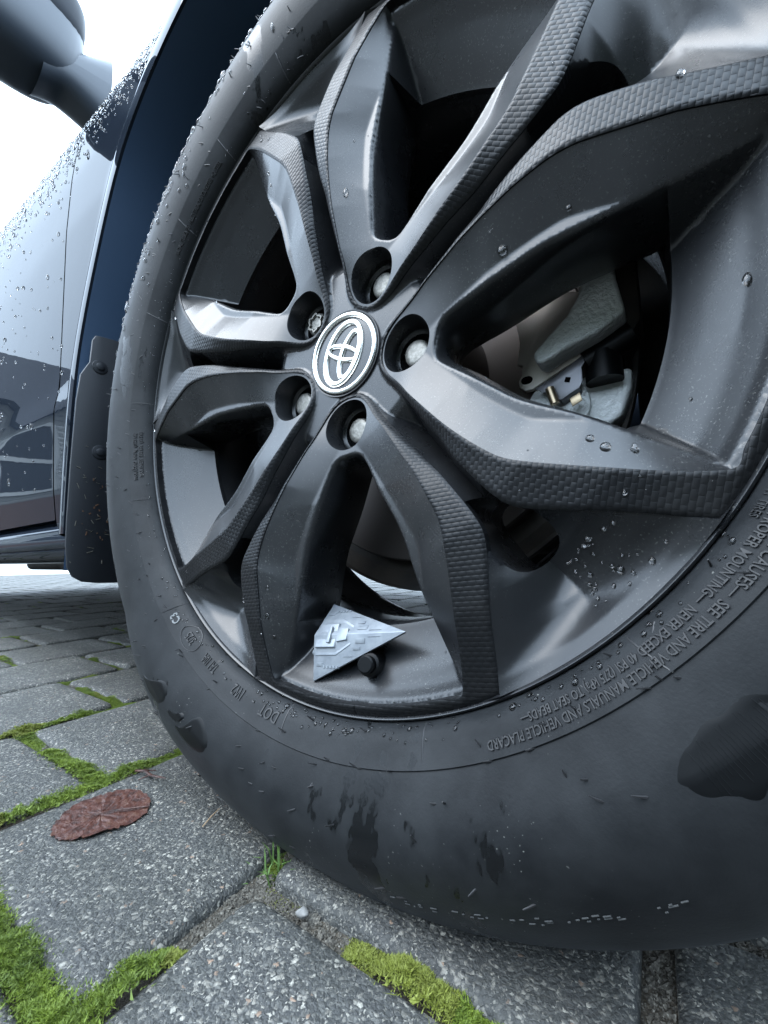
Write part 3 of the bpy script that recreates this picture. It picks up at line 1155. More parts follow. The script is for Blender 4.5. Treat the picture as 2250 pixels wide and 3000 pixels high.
# oval round the date code
ov = []
for i in range(64):
    t = 2 * pi * i / 64
    ov.append((R(-123.6) + R(2.9) * cos(t), .2572 + .0066 * sin(t)))
Vv = []
for dr, up in ((-.0003, .0), (-.0002, .0006), (.0002, .0006), (.0003, .0)):
    Vv += [((r + dr) * cos(a), tyre_y(r + dr) - up, HZ + (r + dr) * sin(a)) for a, r in ov]
lt.add(Vv, [(q * 64 + i, q * 64 + (i + 1) % 64, (q + 1) * 64 + (i + 1) % 64, (q + 1) * 64 + i) for q in range(3) for i in range(64)])
link('sidewall_lettering', mesh('sidewall_lettering', lt.V, lt.F, False), M_letter, wheel, 'stuff')
ch = MB()
letters('C3', .2565, .0080, R(-129.6), ch, h=.0009, squeeze=1.15)
link('paint_mark', mesh('paint_mark', ch.V, ch.F, False), M_chalk2, wheel)

# mould seams and rubber hairs
hr = MB()
for adeg, bend in ((155.8, .02), (176.7, 0.0), (-160.3, .03), (-132.9, .05), (-95.9, -.02), (-73, 0), (-46.6, -.03), (-20, .02), (135, .02), (118, 0), (100, 0)):
    P_ = []
    for t in np.linspace(0, 1, 8):
        r = .2498 + .0175 * t
        a = R(adeg) + bend * (1 - t) * .6
        P_.append((r * cos(a), tyre_y(r) - .0001, HZ + r * sin(a)))
    hr.tube(P_, .00042, 5)
for k in range(190):
    a = R(rng.uniform(95, 345))
    r = float(rng.choice([.2525, .262, .2672, .2672, .279, .292, .318]))
    if k % 3 == 0:
        r = rng.uniform(.268, .335)
    y = tyre_y(r)
    sq = -.007 * sin(pi * min(max((-r * sin(a) - .20) / .15, 0), 1)) * min(max((r - .262) / .03, 0), 1)
    p0 = Vector((r * cos(a), y + .0004 + sq, HZ + r * sin(a)))
    L = rng.uniform(.003, .0062)
    tdir = Vector((rng.normal(-.6, .35), rng.uniform(-.7, -.25), rng.normal(.15, .35))).normalized()
    hr.tube([p0, p0 + tdir * L * .5, p0 + tdir * L + Vector((0, .0004, 0))], [.00055, .00045, .00028], 5)
link('vent_hairs', hr.mesh('vent_hairs', True, 60), M_hair, wheel, 'stuff')

# large dark glossy letter forms low on the sidewall
def patch(loop, mb_, up=.0005, sub=10):
    """loop of (angle deg, radius); filled as a raised skin following the sidewall"""
    n = len(loop)
    ca = sum(a for a, r in loop) / n
    cr = sum(r for a, r in loop) / n
    Vv = []
    for q in range(sub + 1):
        t = q / sub
        for a, r in loop:
            aa, rr = R(ca + (a - ca) * t), cr + (r - cr) * t
            u = up if q < sub else -.0002
            if q == sub:
                aa, rr = R(ca + (a - ca) * 1.01), cr + (r - cr) * 1.01
            sq = -.007 * sin(pi * min(max((-rr * sin(aa) - .20) / .15, 0), 1)) * min(max((rr - .262) / .03, 0), 1)
            Vv.append((rr * cos(aa), tyre_y(rr) - u + sq, HZ + rr * sin(aa)))
    Ff = [(q * n + i, q * n + (i + 1) % n, (q + 1) * n + (i + 1) % n, (q + 1) * n + i) for q in range(sub) for i in range(n)]
    mb_.add(Vv, Ff)


def logo(loop, up=.0004, sub=8):
    p = np.array(loop + [loop[0]], float)
    for _ in range(3):
        q = []
        for a_, b_ in zip(p[:-1], p[1:]):
            q += [a_ * .75 + b_ * .25, a_ * .25 + b_ * .75]
        p = np.array(q + [q[0]])
    mb_ = MB()
    patch([tuple(v) for v in p[:-1]], mb_, up, sub)
    link('sidewall_logo', mb_.mesh('sidewall_logo', True, 50), M_rubber_dark, wheel)


logo([(-110.6, .280), (-107.0, .290), (-107.6, .300), (-111.5, .305), (-116.2, .304), (-114.0, .300), (-112.8, .293), (-112.2, .286)])
logo([(-121.0, .286), (-118.8, .295), (-120.6, .307), (-124.0, .313), (-128.4, .311), (-125.6, .305), (-123.6, .296)])
logo([(-113.6, .291), (-114.6, .298), (-117.6, .302), (-118.2, .299), (-116.0, .296), (-114.6, .289)], .0007)
logo([(-51.6, .292), (-50.6, .286), (-49.0, .284), (-47.6, .281), (-46.2, .283), (-44.8, .281), (-43.2, .284), (-42.4, .290), (-43.0, .297), (-44.2, .302), (-45.0, .300), (-46.0, .306), (-47.2, .303), (-48.4, .307), (-49.4, .301), (-51.0, .299)], .00010)
rb = MB()
for k in range(22):
    a = -49.6 + .30 * k
    P_ = []
    for t in np.linspace(0, 1, 5):
        r = .2865 + .012 * t + .002 * sin(k * 1.3)
        sq = -.007 * sin(pi * min(max((-r * sin(R(a)) - .20) / .15, 0), 1)) * min(max((r - .262) / .03, 0), 1)
        P_.append((r * cos(R(a)), tyre_y(r) + sq - .00022, HZ + r * sin(R(a))))
    rb.tube(P_, .00013, 4)
link('sidewall_ribs', rb.mesh('sidewall_ribs', True, 60), M_rubber_dark, wheel, 'stuff')

MARKR = .3215
mk = MB()
for k in range(34):
    a = R(-79 + .70 * k)
    if k in (7, 8, 14, 15, 21, 28) or rng.random() < .2:
        continue
    r0 = MARKR
    for q in range(int(rng.integers(1, 3))):
        aa = a + rng.normal(0, .0012)
        r = r0 + rng.uniform(0, .0035)
        L = rng.uniform(.0004, .0017)
        sq = -.007 * sin(pi * min(max((-r * sin(aa) - .20) / .15, 0), 1))
        P_ = [(r * cos(aa - L / r), tyre_y(r) + sq - .0003, HZ + r * sin(aa - L / r)), (r * cos(aa + L / r), tyre_y(r) + sq - .0003, HZ + r * sin(aa + L / r))]
        mk.tube(P_, .00034, 5)
link('moulded_marks', mk.mesh('moulded_marks', True), M_chalk, wheel, 'stuff')

# valve
vb = Vector((.0225, .006, HZ - .2205))
vm = MB()
dirv = Vector((.16, -.93, .22)).normalized()
vm.tube([vb - dirv * .012, vb, vb + dirv * .003, vb + dirv * .010, vb + dirv * .0105], [.0092, .0092, .0080, .0074, .0066], 20)
valve = link('valve_stem', vm.mesh('valve_stem', True, 40), M_rubber_dark, wheel)
cm = MB()
cm.tube([vb + dirv * .0100, vb + dirv * .0108, vb + dirv * .0150, vb + dirv * .0158], [.0050, .0056, .0056, .0046], 18)
link('valve_cap', cm.mesh('valve_cap', True, 30), M_rubber_dark, wheel)

# ------------------------------------------------------------------ car body round the wheel
def grid_mesh(name, rows, smooth=True, ang=40, flip=False):
    n = len(rows[0])
    V = [p for r in rows for p in r]
    F = []
    for i in range(len(rows) - 1):
        for k in range(n - 1):
            f = (i * n + k, i * n + k + 1, (i + 1) * n + k + 1, (i + 1) * n + k)
            F.append(f[::-1] if flip else f)
    return mesh(name, V, F, smooth, ang)


arch_l = chaikin([(-.4235, -.115), (-.430, -.04), (-.432, .05), (-.428, .115), (-.412, .182), (-.381, .268), (-.350, .340), (-.311, .389),
                  (-.249, .434), (-.180, .463), (-.09, .486), (0, .492)], 2)
arch = np.concatenate([arch_l, arch_l[::-1][1:] * [-1, 1]])
arch = resample(arch, .006)
YE = -.034


def zsh(x):
    return .145 * (-.6 - x)


def ybody(x, z):
    zz = z - zsh(x) * np.clip((z - .25) / .4, 0, 1)
    return float(np.interp(zz, [-.12, -.085, -.04, .0, .05, .095, .13, .19, .28, .40, .50, .57, .61, .635, .655, .668, .676, .682],
                           [.016, .009, .003, .0, -.003, -.006, -.001, -.003, -.006, -.010, -.009, -.005, .001, .008, .018, .032, .05, .075]))


# fender: from the arch lip out to the door gap and the bonnet edge
cx0, cz0 = 0.0, -.115
rows = []
XL, XR = -.600, .62
for (ax, az) in arch:
    dx, dz = ax - cx0, az - cz0
    ts = []
    if dx < -1e-6:
        ts.append((XL - cx0) / dx)
    if dx > 1e-6:
        ts.append((XR - cx0) / dx)
    if dz > 1e-6:
        zt = .682
        for _ in range(8):
            t_ = (zt - cz0) / dz
            zt = .682 + zsh(cx0 + dx * t_)
        ts.append((zt - cz0) / dz)
    t = min(q for q in ts if q > 1)
    ox, oz = cx0 + dx * t, cz0 + dz * t
    L = hypot(ox - ax, oz - az)
    row = [(ax + dx * .004, YE + .012, HZ + az - .0), (ax, YE + .0015, HZ + az)]
    for s in np.linspace(0, 1, 40)[0:]:
        s = s ** 1.15
        x, z = ax + (ox - ax) * s, az + (oz - az) * s
        d = L * s
        e = np.clip((d - .006) / .125, 0, 1)
        e = e * e * (3 - 2 * e)
        row.append((x, YE * (1 - e) + ybody(x, z) * e, HZ + z))
    rows.append(row)
link('fender', grid_mesh('fender', rows, ang=60, flip=False), M_paint, car)
# bonnet edge and bonnet
rows = []
for x in np.linspace(-.62, .80, 24):
    z0 = .682 + zsh(x)
    rows.append([(x, y, HZ + z0 + dz) for y, dz in ((.075, 0), (.10, .004), (.16, .014), (.35, .035), (.92, .055), (1.45, .04), (1.78, 0))])
link('bonnet', grid_mesh('bonnet', rows, flip=True), M_paint, car)
# door
rows = []
for x in np.linspace(-.6045, -1.66, 40):
    zb = -.083 + .0 * x
    rows.append([(x, ybody(x, zb) + .02, HZ + zb)] + [(x, ybody(x, z), HZ + z) for z in np.concatenate([np.linspace(zb, .09, 14), np.linspace(.1, .55, 20), np.linspace(.57, .682 + zsh(x), 16)])])
link('door', grid_mesh('door', rows, ang=60, flip=False), M_paint, car)
rows = []
for x in np.linspace(-1.665, -3.5, 16):
    rows.append([(x, ybody(-1.66, z) + .0, HZ + z) for z in np.concatenate([np.linspace(-.083, .55, 14), np.linspace(.57, .682 + zsh(-1.66), 10)])])
link('rear_side_panel', grid_mesh('rear_side_panel', rows), M_paint, car)
rows = [[(x, ybody(x, z) + .0045, HZ + z) for x in (-.590, -.6022, -.660)] for z in np.linspace(-.083, .682, 60)]
link('panel_gap', grid_mesh('panel_gap', rows), M_seam, car)
# sill
prof = [(-.0865, .040), (-.0885, .022), (-.093, .013), (-.104, .007), (-.117, .004), (-.126, .005), (-.1295, .010), (-.132, .0085), (-.140, .012), (-.147, .024), (-.150, .045), (-.150, .16)]
rows = [[(x, y, HZ + z) for z, y in prof] for x in np.linspace(-.405, -3.3, 30)]
link('sill', grid_mesh('sill', rows, ang=50, flip=True), M_paint, car)
# liner
rows = [[(ax + .001, y, HZ + az) for y in (YE + .003, -.02, .0, .05, .15, .30)] for ax, az in np.concatenate([[(-.4235, -.16)], arch, [(.4235, -.16)]])]
link('wheel_arch_liner', grid_mesh('wheel_arch_liner', rows, flip=True), M_liner, car)
# liner clip ring seen in the arch
V, F = revolve([(.0045, -.0012), (.0056, -.0022), (.0068, -.0012), (.007, 0)], 24)
mbx = MB()
mbx.add([(-.372 + v[1] * .9, -.012 + v[0], HZ + .262 + v[2]) for v in V], F)
# mud flap
fl = [(.0, -.1765), (-.018, -.174), (-.0285, -.1675), (-.0345, -.156), (-.0375, -.13), (-.0385, -.10), (-.0392, -.03), (-.0388, .05), (-.0365, .084), (-.031, .097), (-.0278, .104), (-.0268, .134),
      (-.0235, .142), (-.016, .1435), (.03, .149), (.13, .15), (.13, -.179)]
mf = MB()
mf.prism([(-.400, y, HZ + z) for y, z in fl], (-.004, 0, 0), (0, 0, 0))
flap = link('mud_flap', mf.mesh('mud_flap', bevel=.0012), M_flap, car)
for (by, bz) in ((-.0165, .101), (-.0095, -.011)):
    V, F = revolve([(0, -.0035), (.0035, -.0035), (.0046, -.0030), (.0050, -.0018), (.0085, -.0012), (.0092, 0)], 6 * 4)
    mbx = MB()
    mbx.add([(-.400 - v[1], by + v[0], HZ + bz + v[2]) for v in V], F)
    link('bolt', mbx.mesh('bolt', True, 30), M_flap, flap)
db = MB()
db2 = MB()
for k in range(64):
    tgt = db if k % 3 == 0 else db2
    y, z = rng.uniform(-.033, .03), float(np.clip(rng.normal(-.075, .05), -.15, .06))
    if k % 3 == 0:
        y, z = rng.choice([-.004, .004, -.02]) + rng.normal(0, .004), rng.choice([-.048, -.09, -.115]) + rng.normal(0, .007)
    a, L, wd = rng.uniform(0, pi), rng.uniform(.0012, .007 if k % 3 else .005), rng.uniform(.0002, .0006 if k % 3 else .0018)
    M_ = Matrix.Rotation(a, 3, 'X')
    tgt.box((-.3994, y, HZ + z), (.0004, L / 2, wd / 2), M_)
link('stuck_debris', db.mesh('stuck_debris'), M_bits, flap, 'stuff')
link('stuck_debris', db2.mesh('stuck_debris'), M_bits2, flap, 'stuff')

# floor, far side, bumper, cabin
ub = MB()
ub.box((-1.55, .97, HZ - .132), (1.80, .78, .016))
ub.box((-1.0, .26, HZ - .150), (.16, .05, .022))
ub.box((-1.35, .34, HZ - .146), (.13, .06, .022))
ub.tube([(-2.6, .5, HZ - .15), (-1.4, .5, HZ - .15), (-.9, .62, HZ - .14)], .03, 12)
link('underbody', ub.mesh('underbody', bevel=.006), M_castdark, car)
fs = MB()
fs.box((-1.45, 1.84, HZ + .28), (2.05, .012, .38))
link('far_side_panel', fs.mesh('far_side_panel'), M_paint, car)
fb = MB()
fb.box((.74, .92, HZ + .22), (.10, .86, .38))
link('front_bumper', fb.mesh('front_bumper', bevel=.06, segs=4), M_paint, car)
rbm = MB()
rbm.box((-3.5, .92, HZ + .33), (.08, .86, .47))
link('rear_bumper', rbm.mesh('rear_bumper', bevel=.05, segs=4), M_paint, car)
cab = MB()
cv = []
for x, z, y0 in ((-.55, .74, .13), (-3.35, .95, .13), (-2.9, 1.34, .30), (-1.35, 1.34, .30)):
    cv += [(x, y0, HZ + z), (x, 1.84 - y0, HZ + z)]
cab.add(cv, [(0, 2, 4, 6), (1, 7, 5, 3), (0, 6, 7, 1), (2, 3, 5, 4), (4, 5, 7, 6), (0, 1, 3, 2)])
link('cabin', cab.mesh('cabin', bevel=.05, segs=3), M_capblk, car)

for (wx, wy, sgn) in ((-2.69, 0, 1), (0, 1.842, -1), (-2.69, 1.842, -1)):
    V, F = revolve([(.06, .02), (.2, .03), (.235, -.01), (.247, -.016), (.262, -.028), (.292, -.036), (.325, -.028), (.348, -.006), (.360, .02), (.3625, .075), (.360, .13), (.348, .155), (.25, .18), (.06, .18)], 72)
    V = V * [1, sgn, 1]
    if sgn < 0:
        F = [f[::-1] for f in F]
    link('wheel', mesh('wheel', V + [wx, wy, HZ + .026], F, True, 40), M_rubber_dark, car)

# door mirror
def superell(c, r, e1_, e2_, nu=40, nv=24, fun=None):
    V, F = [], []
    sg = lambda v, p: (1 if v >= 0 else -1) * abs(v) ** p
    for i in range(nv + 1):
        v = -pi / 2 + pi * i / nv
        for k in range(nu):
            u = 2 * pi * k / nu
            p = Vector((r[0] * sg(cos(v), e1_) * sg(cos(u), e2_), r[1] * sg(cos(v), e1_) * sg(sin(u), e2_), r[2] * sg(sin(v), e1_)))
            if fun:
                p = fun(p)
            V.append(Vector(c) + p)
    for i in range(nv):
        for k in range(nu):
            k2 = (k + 1) % nu
            F.append((i * nu + k, i * nu + k2, (i + 1) * nu + k2, (i + 1) * nu + k))
    return V, F


def mirshape(p):
    t = (p.y + .135) / .27
    k = .80 + .20 * (1 - t)
    p.z = p.z * k + .012 * (1 - t)
    p.x *= .85 + .15 * (1 - t)
    return p


MX, MY, MZ = -.70, -.124, HZ + .812
V, F = superell((MX, MY, MZ), (.085, .135, .110), .62, .55, fun=mirshape)
mi = MB()
mi.add(V, F)
mirror = link('door_mirror', mi.mesh('door_mirror', True, 60), M_plastic, car)
V, F = superell((MX + .004, MY - .002, MZ + .052), (.086, .137, .072), .6, .55, fun=mirshape)
mi = MB()
mi.add(V, F)
link('mirror_cover', mi.mesh('mirror_cover', True, 60), M_paint, mirror)
mi = MB()
for q in ((0, (MX + .01, MY + .085, MZ - .04), (.060, .070)), ):
    pass
arm_rows = []
for t in np.linspace(0, 1, 9):
    c_ = Vector((MX + .005, -.050, MZ - .050)).lerp(Vector((MX + .015, .050, MZ - .030)), t)
    a_, b_ = .046, .038 + .050 * abs(t - .3) ** 1.3 + .010 * t
    arm_rows.append([c_ + Vector((a_ * (abs(cos(q)) ** .7) * (1 if cos(q) > 0 else -1), 0, b_ * (abs(sin(q)) ** .7) * (1 if sin(q) > 0 else -1))) for q in np.linspace(0, 2 * pi, 33)])
link('mirror_arm', grid_mesh('mirror_arm', arm_rows, ang=60), M_plastic, mirror)

# ------------------------------------------------------------------ brake and suspension behind the spokes
V, F = revolve([(.045, .030), (.066, .032), (.072, .038), (.0745, .06), (.0755, .097), (.152, .097), (.1535, .099), (.1535, .121), (.07, .121)], 128)
disc = link('brake_disc', mesh('brake_disc', V + [0, 0, HZ], F, True, 30), M_disc, car)
V, F = revolve([(.06, .118), (.165, .116), (.177, .106), (.180, .106), (.181, .112), (.176, .128), (.06, .128)], 96)
link('disc_shield', mesh('disc_shield', V + [0, 0, HZ], F, True, 30), M_castdark, car)
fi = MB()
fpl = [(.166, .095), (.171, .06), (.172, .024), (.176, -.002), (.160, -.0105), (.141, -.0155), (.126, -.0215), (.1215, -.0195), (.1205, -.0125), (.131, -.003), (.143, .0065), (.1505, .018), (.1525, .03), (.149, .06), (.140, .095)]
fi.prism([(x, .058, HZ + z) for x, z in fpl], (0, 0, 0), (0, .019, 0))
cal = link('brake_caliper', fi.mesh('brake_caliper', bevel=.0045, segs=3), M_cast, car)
f2 = MB()
f2.prism([(x, .077, HZ + z) for x, z in ((.178, .10), (.184, .05), (.184, .0), (.172, -.02), (.160, .0), (.158, .05), (.150, .10))], (0, 0, 0), (0, .075, 0))
link('caliper_body', f2.mesh('caliper_body', bevel=.004, segs=2), M_castdark, cal)
bp = MB()
plate = [(.104, .030), (.1065, .009), (.1035, -.007), (.1075, -.0085), (.1065, -.0165), (.104, -.0205), (.1045, -.0255), (.1085, -.029), (.114, -.0288), (.128, -.0225), (.152, -.0125), (.160, -.004), (.160, .03), (.13, .04)]
bp.prism([(x, .0795, HZ + z) for x, z in plate], (0, 0, 0), (0, .0055, 0))
pad = link('brake_pad', bp.mesh('brake_pad', bevel=.0007), M_steel, cal)
hl = MB()
hp = [(.1095 + .0036 * cos(t) + .0012 * (cos(t) > 0), -.0213 + .0030 * sin(t)) for t in np.linspace(0, 2 * pi, 20)[:-1]]
hl.prism([(x, .0791, HZ + z) for x, z in hp], (0, 0, 0), (0, .003, 0))
link('pad_hole', hl.mesh('pad_hole'), M_seam, pad)
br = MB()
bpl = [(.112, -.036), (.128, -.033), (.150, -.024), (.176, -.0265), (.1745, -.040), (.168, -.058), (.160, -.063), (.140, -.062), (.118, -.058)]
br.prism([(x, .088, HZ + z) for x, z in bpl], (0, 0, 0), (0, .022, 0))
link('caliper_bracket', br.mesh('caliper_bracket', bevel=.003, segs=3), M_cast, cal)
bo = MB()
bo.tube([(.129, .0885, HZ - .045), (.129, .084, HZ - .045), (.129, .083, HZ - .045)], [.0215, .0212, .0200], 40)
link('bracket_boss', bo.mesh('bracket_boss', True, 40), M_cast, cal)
cp_ = MB()
cpl = [(.1165, -.0315), (.131, -.0255), (.149, -.0155), (.151, -.019), (.1475, -.024), (.1480, -.0335), (.1455, -.0375), (.1335, -.0435), (.1285, -.041), (.124, -.036)]
cp_.prism([(x, .0745, HZ + z) for x, z in cpl], (0, 0, 0), (0, .0012, 0))
cp_.prism([(.1335, .0745, HZ - .0435), (.1455, .0745, HZ - .0375), (.1455, .083, HZ - .0395), (.1335, .083, HZ - .0455)], (0, 0, 0), (.0004, 0, .0012))
clip = link('pad_clip', cp_.mesh('pad_clip', bevel=.0004), M_clip, cal)
sq = MB()
sq.box((.1385, .0741, HZ - .0305), (.0016, .0006, .0016), Matrix.Rotation(R(20), 3, 'Y'))
link('clip_slot', sq.mesh('clip_slot'), M_seam, clip)
sp = MB()
sp.tube([(.1270, .072, HZ - .0345), (.1300, .072, HZ - .0465)], .0030, 18)
link('clip_roll', sp.mesh('clip_roll', True, 50), M_brass, clip)
tb = MB()
tb.prism([(.139, .073, HZ - .0445), (.1455, .073, HZ - .0415), (.147, .073, HZ - .0475), (.1405, .073, HZ - .0505)], (0, 0, 0), (0, .001, 0))
link('clip_tab', tb.mesh('clip_tab', bevel=.0004), M_brass, clip)
bt = MB()
bt.tube([(.160, .082, HZ - .016), (.160, .082, HZ - .035)], [.011, .0115], 20)
bt.tube([(.150, .080, HZ - .020), (.178, .080, HZ - .008)], .0085, 16)
link('rubber_boot', bt.mesh('rubber_boot', True, 40), M_rubber_dark, cal)
sus = MB()
sus.tube([(-.072, .155, HZ + .02), (-.070, .15, HZ - .09), (-.066, .145, HZ - .150), (-.066, .145, HZ - .158)], [.03, .026, .022, .015], 20)
sus.tube([(-.066, .16, HZ - .150), (-.10, .35, HZ - .15), (-.16, .70, HZ - .13)], [.020, .026, .03], 14)
sus.tube([(0, .11, HZ), (0, .16, HZ), (0, .30, HZ + .0)], [.06, .055, .03], 24)
sus.box((.10, .45, HZ - .125), (.10, .22, .035))  # box added to keep the view through the spoke pocket dark
sus.tube([(0, .2, HZ + .05), (0, .26, HZ + .5)], [.06, .06], 20)
dark_mb = MB()
dark_mb.box((.30, .21, HZ + .05), (.125, .006, .24))  # dark plate added in place of shade in the wheel well
link('dark_backing', dark_mb.mesh('dark_backing'), M_castdark, car)
link('suspension', sus.mesh('suspension', True, 40), M_castdark, car)

# ------------------------------------------------------------------ the silver toy resting on the valve inside the wheel
A_ = Vector((.050, .000, HZ - .196))
B_ = Vector((-.033, .020, HZ - .187))
C_ = Vector((-.013, -.009, HZ - .232))
mid = (B_ + C_) / 2
eu = (A_ - mid).normalized()
ew = (B_ - A_).cross(C_ - A_).normalized()
ev = ew.cross(eu).normalized()
LEN = (A_ - mid).length
HW = (B_ - C_).length / 2
toy = empty('toy_ship', mid, None)
tag(toy, 'small silver metal toy spacecraft lying on the valve inside the wheel', 'toy')
TP = lambda u, v, h: tuple(mid + eu * u + ev * v + ew * h)
hu_ = MB()
e_ = .0022
top = [TP(LEN, 0, 0), TP(0, HW, 0), TP(0, -HW, 0)]
bot = [TP(LEN - .001, 0, -e_), TP(0, HW - .0008, -e_), TP(0, -HW + .0008, -e_)]
rt, kt = TP(0, 0, .0100), TP(0, 0, -.0060)
hu_.add(top + bot + [rt, kt], [(0, 1, 6), (0, 6, 2), (0, 3, 4, 1), (0, 2, 5, 3), (1, 4, 7, 5, 2, 6), (3, 7, 4), (3, 5, 7)])
hull = hu_.mesh('hull', bevel=.0004)
link('hull', hull, M_toy, toy)


def slab(mb_, pts, h0, h1, inset=.0006):
    n = len(pts)
    cu_ = sum(p[0] for p in pts) / n
    cv_ = sum(p[1] for p in pts) / n
    def ht(u, v):       # height of the sloping upper hull
        return .0100 * max(0, 1 - u / LEN) * max(0, 1 - abs(v) / (HW * max(1e-3, 1 - u / LEN)))
    lo = [TP(u, v, ht(u, v) + h0) for u, v in pts]
    hi = [TP(u + (cu_ - u) * .05, v + (cv_ - v) * .05, ht(u, v) + h1) for u, v in pts]
    mb_.add(lo + hi, [tuple(range(n))[::-1], tuple(range(n, 2 * n))] + [(i, (i + 1) % n, (i + 1) % n + n, i + n) for i in range(n)])


for pl, h0, h1 in (([(.001, -.0135), (.020, -.0135), (.0225, -.0120), (.0325, -.0070), (.0325, .0070), (.0225, .0120), (.020, .0135), (.001, .0135)], -.002, .0008),
                   ([(.002, -.0085), (.0195, -.0085), (.0195, .0085), (.002, .0085)], .0004, .0020),
                   ([(.0205, -.0050), (.0295, -.0040), (.0295, .0040), (.0205, .0050)], .0004, .0015)):
    dk = MB()
    slab(dk, pl, h0, h1)
    link('deck', dk.mesh('deck', bevel=.00025), M_toy, toy)
dk = MB()
slab(dk, [(.0130, -.0058), (.0158, -.0058), (.0158, .0058), (.0130, .0058)], .0016, .0030)
link('canopy', dk.mesh('canopy', bevel=.0003), M_toy, toy)
for s in (1, -1):
    dk = MB()
    dk.tube([TP(.004, s * .0085, .0005), TP(-.004, s * .0085, .0005), TP(-.0055, s * .0085, .0005)], [.0030, .0034, .0026], 16)
    link('engine', dk.mesh('engine', True, 40), M_toy, toy)
dk = MB()
for s in (1, -1):
    for (u0, u1, v0, v1) in ((.036, .044, .0030, .0062), (.034, .040, .0078, .0100), (.003, .009, .0170, .0195), (.046, .056, .0022, .0024), (.026, .034, .0135, .0138)):
        slab(dk, [(u0, s * v0), (u1, s * v0), (u1, s * v1), (u0, s * v1)], -.0015, .00045)
    for k in range(5):
        slab(dk, [(.009 + .0028 * k, s * .019), (.0105 + .0028 * k, s * .019), (.0105 + .0028 * k, s * .0208), (.009 + .0028 * k, s * .0205)], -.0015, .0006)
link('surface_detail', dk.mesh('surface_detail', bevel=.0002, segs=1), M_toy, toy, 'stuff')

# ------------------------------------------------------------------ small things on the paving
M_leaf = mat('wet_brown_leaf', (0.04, 0.014, 0.011), 0.45)
g = N(M_leaf)
c = g.coord()
g.set('Base Color', g.ramp(g.noise(c, 130, 6, 0.7), [(0.35, (0.020, 0.008, 0.006)), (0.52, (0.060, 0.020, 0.013)), (0.66, (0.085, 0.042, 0.028)), (0.8, (0.17, 0.12, 0.09))]))
g.set('Normal', g.bump(g.noise(c, 260, 5), 0.0016, 0.8))


def leaf_mesh(outline, lobes, curl, seed, n=90, rings=9):
    r_ = np.random.default_rng(seed)
    a0 = np.linspace(0, 2 * pi, n, endpoint=False)
    px = np.array([p[0] for p in outline])
    py = np.array([p[1] for p in outline])
    cxx, cyy = px.mean(), py.mean()
    ang = np.arctan2(py - cyy, px - cxx)
    rad = np.hypot(px - cxx, py - cyy)
    o_ = np.argsort(ang)
    ang, rad = ang[o_], rad[o_]
    rr = np.interp(a0, np.r_[ang - 2 * pi, ang, ang + 2 * pi] % 1e9 if False else np.r_[ang - 2 * pi, ang, ang + 2 * pi], np.r_[rad, rad, rad])
    rr = np.interp((a0 + pi) % (2 * pi) - pi, np.r_[ang[-1] - 2 * pi, ang, ang[0] + 2 * pi], np.r_[rad[-1], rad, rad[0]])
    rr = rr * (1 + r_.normal(0, lobes, n))
    V, F = [(cxx, cyy, .0014)], []
    for q in range(1, rings + 1):
        t = q / rings
        for i in range(n):
            x, y = cxx + rr[i] * t * cos(a0[i]), cyy + rr[i] * t * sin(a0[i])
            z = .0010 + .0004 * sin(x * 420 + 2 * sin(y * 300)) * sin(y * 510 + 1) + curl * t ** 4 * (.5 + .5 * sin(a0[i] * 3 + seed)) + r_.normal(0, .00025)
            V.append((x, y, max(z, .0004)))
    for i in range(n):
        F.append((0, 1 + i, 1 + (i + 1) % n))
    for q in range(rings - 1):
        for i in range(n):
            j = (i + 1) % n
            F.append((1 + q * n + i, 1 + (q + 1) * n + i, 1 + (q + 1) * n + j, 1 + q * n + j))
    k = len(V)
    V += [(x, y, z - .0004) for x, y, z in V]
    F += [tuple(i + k for i in f[::-1]) for f in F]
    return mesh('leaf', V, F, True, 60)


lf = link('dead_leaf', leaf_mesh([(-.177, -.101), (-.190, -.092), (-.200, -.078), (-.199, -.060), (-.190, -.047), (-.170, -.043), (-.152, -.047), (-.141, -.062), (-.146, -.080), (-.153, -.094), (-.165, -.101)], .018, .0010, 3), M_leaf)
tag(lf, 'wet reddish brown dead leaf flattened on a paver beside the tyre', 'leaf')
ls = MB()
ls.tube([(-.150, -.050, .0022), (-.163, -.066, .003), (-.176, -.082, .0026)], [.0007, .0006, .0003], 6)
link('leaf_vein', ls.mesh('leaf_vein', True), M_leaf, lf)
sp_ = MB()
sp_.tube([(-.215, -.030, .0015), (-.203, -.028, .004), (-.192, -.0275, .0028), (-.180, -.0215, .0016)], [.0008, .0012, .0010, .0005], 6)
sp_.tube([(-.203, -.028, .004), (-.199, -.020, .0022)], [.0009, .0003], 6)
sp_.tube([(-.194, -.0275, .003), (-.197, -.036, .0016)], [.0008, .0003], 6)
o = link('twig', sp_.mesh('twig', True), M_leaf)
tag(o, 'small dark red twig on the paver above the dead leaf', 'twig')
M_straw = mat('pale_straw', (0.34, 0.24, 0.15), 0.6)
sp_ = MB()
sp_.tube([(-.0945, -.0395, .0012), (-.099, -.030, .0018), (-.1035, -.0205, .0012)], [.0004, .0005, .0003], 6)
o = link('pine_needle', sp_.mesh('pine_needle', True), M_straw)
tag(o, 'pale brown pine needle lying on the paver near the tyre', 'needle')
M_peb = mat('pale_pebble', (0.15, 0.148, 0.14), 0.65)
V, F = superell((.012, -.0475, -.001), (.0033, .0026, .0020), 1.1, .8, 16, 10)
pb = MB()
pb.add([(v[0] + .0007 * sin(v[1] * 900), v[1] + .0006 * sin(v[0] * 1100 + v[2] * 700), v[2] + .0004 * sin(v[0] * 1300)) for v in V], F)
o = link('pebble', pb.mesh('pebble', True, 80), M_peb)
tag(o, 'small pale rounded pebble in the mossy joint by the tyre', 'pebble')
